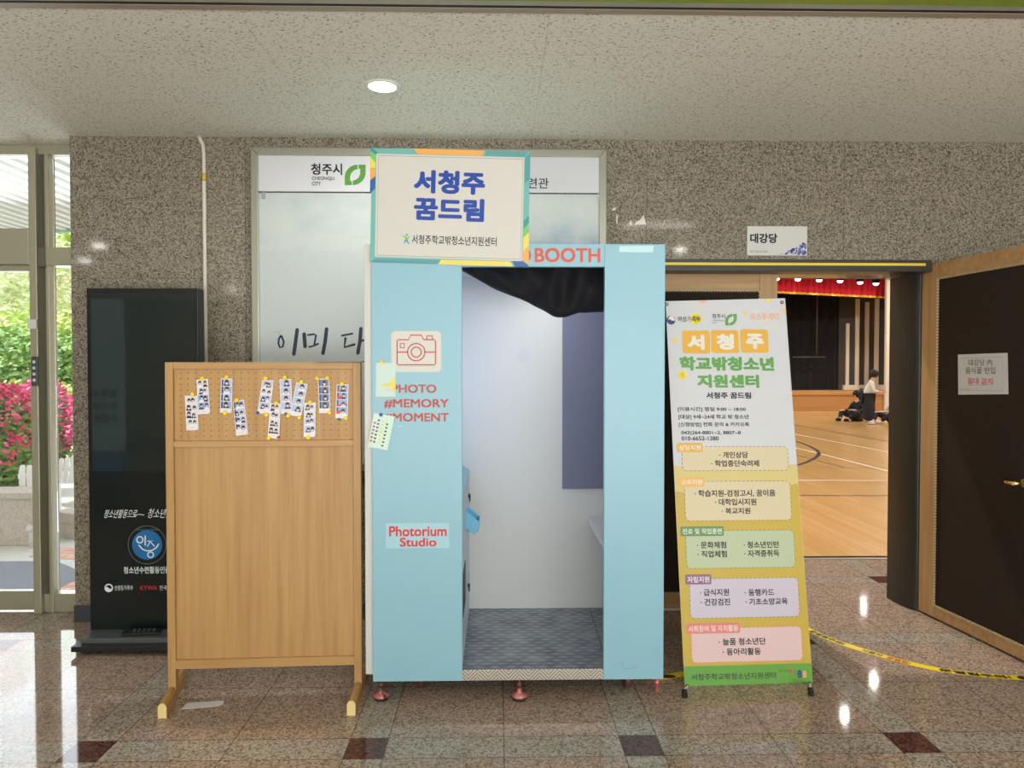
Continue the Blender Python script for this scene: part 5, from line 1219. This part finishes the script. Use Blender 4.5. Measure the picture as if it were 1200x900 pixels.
def section(tab, tabbox, tm, box, bm_, lines, dashc):
    mb = MB(); a0, a1, b0, b1 = fn_.bbox(*box); path = rrect_ab(a0, a1, b0, b1, .022, 5)
    shape(mb, fn_, path, bm_, D); dashed(mb, fn_, path, .0028, dashc, D+.0004, .013, .009)
    rrect(mb, fn_, tabbox, tm, .006, D+.0006); x0, y0, x1, y1 = tabbox
    text(mb, fn_, tab, (x0+2.4, y0+2.4, x1-2.2, y1-2.2), BD['white'], .02, D+.0009)
    for s_, bx_ in lines: text(mb, fn_, s_, bx_, BD['text'], .03, D+.0006)
    mb.build('programme_box', bn)
section('상담지원', (793.2, 519, 823.4, 530), BD['amber'], (799.3, 523.4, 923.4, 551.6), BD['cream'], [('· 개인상담', (842.7, 529.4, 876.4, 536.8)), ('· 학업중단숙려제', (833.3, 539.2, 889.4, 546.8))], BD['dash'])
section('교육지원', (795.6, 559.4, 825.2, 570.4), BD['orange'], (802.6, 563.9, 926.6, 610), BD['cream'], [('· 학습지원-검정고시, 꿈이음', (813.8, 574, 908.4, 582.2)), ('· 대학입시지원', (837.6, 584.3, 886.2, 592.2)), ('· 복교지원', (845.6, 595, 879.2, 602.3))], BD['dash'])
section('진로 및 직업훈련', (797.4, 616.8, 848, 628.2), BD['tabg'], (804, 621.6, 931, 665.4), BD['boxg'], [('· 문화체험', (816.7, 634.5, 850.9, 642.6)), ('· 직업체험', (817.4, 645.2, 851.6, 653.2)), ('· 청소년인턴', (871.2, 634.2, 912.4, 642.2)), ('· 자격증취득', (872.1, 644.4, 913, 652.4))], BD['tabg'])
section('자립지원', (803, 673, 833.4, 684.8), BD['purple'], (808.4, 677.6, 936, 723.6), BD['boxp'], [('· 급식지원', (820, 690, 854.2, 698.2)), ('· 건강검진', (821, 701.2, 855.4, 709.6)), ('· 동행카드', (872.5, 690, 907, 698.2)), ('· 기초소양교육', (873.4, 700.8, 922.8, 708.8))], BD['dash'])
section('사회참여 및 자치활동', (804.2, 730.2, 867, 742.2), BD['pink'], (810.2, 735.2, 939.6, 775.2), BD['boxpk'], [('· 늘품 청소년단', (842, 747.4, 897.2, 755.8)), ('· 동아리활동', (846.7, 759.2, 891.4, 767.6))], BD['pink'])
mb = MB(); text(mb, fn_, '서청주학교밖청소년지원센터', (810, 788.6, 909.2, 796.2), BD['dark'], .015, D)
text(mb, fn_, '청소년상담', (913, 784.4, 927, 787), BD['dark'], 0, D); text(mb, fn_, '1', (926, 784, 928.5, 790), BD['red'], .02, D); text(mb, fn_, '3', (929.5, 785, 934, 791), BD['tabg'], .03, D); text(mb, fn_, '8', (934.5, 785, 939.5, 794.5), BD['navy'], .04, D); text(mb, fn_, '8', (940.5, 786, 945, 794), BD['orangel'], .04, D)
mb.build('footer_lettering', bn)
# grommets, poles, hooks and feet
for p in ((781.3, 356.6), (916.3, 354.4), (805.5, 804), (949, 801)):
    mb = MB(); c0 = fn_.px(*p, .0008); ring = [c0+fn_.u*.009*math.cos(R(24*k))+fn_.v*.009*math.sin(R(24*k)) for k in range(15)]; mb.prism(ring, fn_.n*.002, mat('grommet_dark', (70, 72, 66), .3, metal=.7)); mb.build('grommet', bn)
for p0, p1 in (((781.3, 356.6), (949, 801)), ((916.3, 354.4), (805.5, 804))):
    mb = MB(); mb.tube([fn_.px(*p0, -.03), fn_.px(*p1, -.03)], .007, M_BLACK, 8); mb.tube([fn_.px(*p0, -.03), fn_.px(*p0, .004)], .004, M_WHITE, 8); mb.build('pole', bn)
for p, q_ in (((805.5, 804), (802.5, 817)), ((949, 801), (950.5, 815))):
    mb = MB(); g = PZ(q_[0], q_[1], .0); tp_ = fn_.px(*p, .006); mb.tube([fn_.px(*p, -.03), tp_, tp_.lerp(Vector((g.x, g.y+.01, .03)), 1)], .005, M_WHITE, 8)
    mb.tube([(g.x, g.y+.012, .032), (g.x, g.y, .01)], [.011, .013], M_RUBB, 12); mb.lathe([(.013, 0), (.014, .004), (.012, .014)], (g.x, g.y, 0), M_RUBB, n=12); mb.build('foot', bn)
mb = MB(); mid = fn_.px(866, 580, -.03); mb.tube([mid, (mid.x, mid.y+.38, .01)], .007, M_BLACK, 8); mb.lathe([(.02, 0), (.02, .012), (.012, .02)], (mid.x, mid.y+.38, 0), M_RUBB, n=12); mb.build('rear_leg', bn)

# ================================================================== FLOOR TAPES, SLIP
M_FT = mat('floor_tape_yellow', (246, 214, 36), .35)
ff = Plane((0, 0, .0012), (1, 0, 0), (0, 1, 0))
def bez(P, n=24):
    out = []
    for i in range(len(P)-1):
        p0, p1, p2, p3 = P[max(i-1, 0)], P[i], P[i+1], P[min(i+2, len(P)-1)]
        for k in range(n):
            t_ = k/n; out.append(tuple(.5*(2*p1[j]+(p2[j]-p0[j])*t_+(2*p0[j]-5*p1[j]+4*p2[j]-p3[j])*t_*t_+(-p0[j]+3*p1[j]-3*p2[j]+p3[j])*t_**3) for j in (0, 1)))
    out.append(P[-1]); return out
def floor_tape(label, pts, wd):
    t = thing('floor_tape', label, 'tape', ff.px(*pts[len(pts)//2]))
    A = [Vector(ff.ab(*p)) for p in pts]; A = [Vector(p) for p in bez([tuple(a) for a in A])]
    mb = MB(); stroke(mb, ff, A, wd, M_FT, 0, ab=True, cap=False); bmesh.ops.remove_doubles(mb.bm, verts=mb.bm.verts, dist=1e-5); mb.build('strip', t)
    return t, A
def tape_text(mb, A, body, pa, pb, hgt, m, bold=.02, d=.0008):
    """lettering bent along the tape between two photo pixels of its middle line"""
    near = lambda p: min(range(len(A)), key=lambda i: (A[i]-Vector(ff.ab(*p))).length)
    i0, i1 = near(pa), near(pb); seg = A[min(i0, i1):max(i0, i1)+1]
    if i1 < i0: seg = seg[::-1]
    L = [0]
    for a, b in zip(seg, seg[1:]): L.append(L[-1]+(b-a).length)
    me = text_mesh(body, bold); xs = [v.co.x for v in me.vertices]; ys_ = [v.co.y for v in me.vertices]; x0, x1, y0, y1 = min(xs), max(xs), min(ys_), max(ys_)
    for v in me.vertices:
        s_ = (v.co.x-x0)/(x1-x0)*L[-1]; i = max(0, min(len(L)-2, next((k for k in range(len(L)-1) if L[k+1] >= s_), len(L)-2)))
        f = (s_-L[i])/max(1e-9, L[i+1]-L[i]); c_ = seg[i].lerp(seg[i+1], f); tt = (seg[min(i+2, len(seg)-1)]-seg[max(i-1, 0)]).normalized(); nn = Vector((-tt.y, tt.x))
        q_ = c_+nn*(((v.co.y-y0)/(y1-y0)-.5)*hgt); v.co = ff.at(q_.x, q_.y, d+v.co.z)
    n0 = len(mb.bm.faces); mb.bm.from_mesh(me); mb.bm.faces.ensure_lookup_table(); mb._post(mb.bm.faces[n0:], m); bpy.data.meshes.remove(me)
t, A = floor_tape('yellow printed floor tape arc before the open dark door', [(905, 716), (930, 729), (953, 740.5), (985, 753.5), (1020, 764.5), (1057, 775), (1100, 784.5), (1150, 791), (1200, 794.5), (1260, 795)], .052)
M_TK = mat('tape_print', (40, 34, 20), .5); M_TR = mat('tape_red', (206, 96, 40), .5); M_TS = mat('tape_film_patch', (222, 200, 120), .3)
mb = MB()
tape_text(mb, A, '문열림주의!', (951, 739), (990, 755), .04, M_TK, .04); tape_text(mb, A, '서클지', (1010, 761), (1034, 768), .034, M_TK, .03); tape_text(mb, A, '문열림!', (1040, 770), (1068, 777.5), .04, M_TR, .04); tape_text(mb, A, '문열림주의!', (1100, 784.3), (1184, 793.8), .04, M_TK, .05)
i = min(range(len(A)), key=lambda k: (A[k]-Vector(ff.ab(1200, 794.5))).length); shape(mb, ff, ell_ab(A[i], .03, .022), M_TK, .0008)
mb.build('lettering', t)
t, A = floor_tape('yellow printed floor tape arc between the booth and the banner', [(764, 795.5), (778, 793.8), (790, 791.5), (830, 784), (870, 768), (898, 745), (910, 725)], .052)
mb = MB(); k = min(range(len(A)), key=lambda k: (A[k]-Vector(ff.ab(784, 793))).length); shape(mb, ff, ell_ab(A[k], .036, .02), M_TK, .0008); mb.build('round_print', t)
mb = MB(); mb.prism([PZ(x, y, .001) for x, y in ((212, 831.5), (255, 828), (261.5, 825.5), (262.5, 821), (219, 824))], (0, 0, .0008), M_PAPER); tag(mb.build('paper_slip'), 'white paper slip lying on the floor under the wooden board', 'paper')


# ================================================================== behind the photographer: the poster stand mirrored in the kiosk screen
Yp = .35; yv = 2*yk0-Yp
pa, pb = PY(107, 450, yv), PY(145, 450, yv); z0_, z1_ = PY(125, 553, yv).z, PY(125, 350, yv).z
ps = thing('poster_stand', 'pale poster stand of the lobby, showing only as a reflection in the dark kiosk screen', 'poster', ((pa.x+pb.x)/2, Yp, 0))
mb = MB(); mb.box(pa.x, pb.x, Yp-.02, Yp, z0_, z1_, mat('stand_pale', (176, 196, 196), .6)); mb.build('panel', ps)
mb = MB(); mb.box(pa.x, pb.x, Yp-.021, Yp+.001, z0_, z0_+.22, mat('stand_blue', (96, 124, 160), .6)); mb.build('blue_band', ps)
mb = MB(); mb.box(pa.x, pb.x, Yp-.12, Yp+.08, 0, .05, M_BLACK); mb.box((pa.x+pb.x)/2-.02, (pa.x+pb.x)/2+.02, Yp-.05, Yp-.02, .04, z0_+.3, M_BLACK); mb.build('foot', ps)
fpo = Plane((pb.x, Yp+.001, 0), (-1, 0, 0), (0, 0, 1)); wp = pb.x-pa.x
mb = MB()
for s_, ya_, yb2 in (('청주시', 456, 466.5), ('청소년', 471, 480), ('수련관', 484.5, 496.5)):
    text(mb, fpo, s_, None, M_BLACK, .02, ab=(wp*.18, wp*.95, PY(125, yb2, yv).z, PY(125, ya_, yv).z))
mb.build('lettering', ps)

bpy.data.objects.remove(_txto)
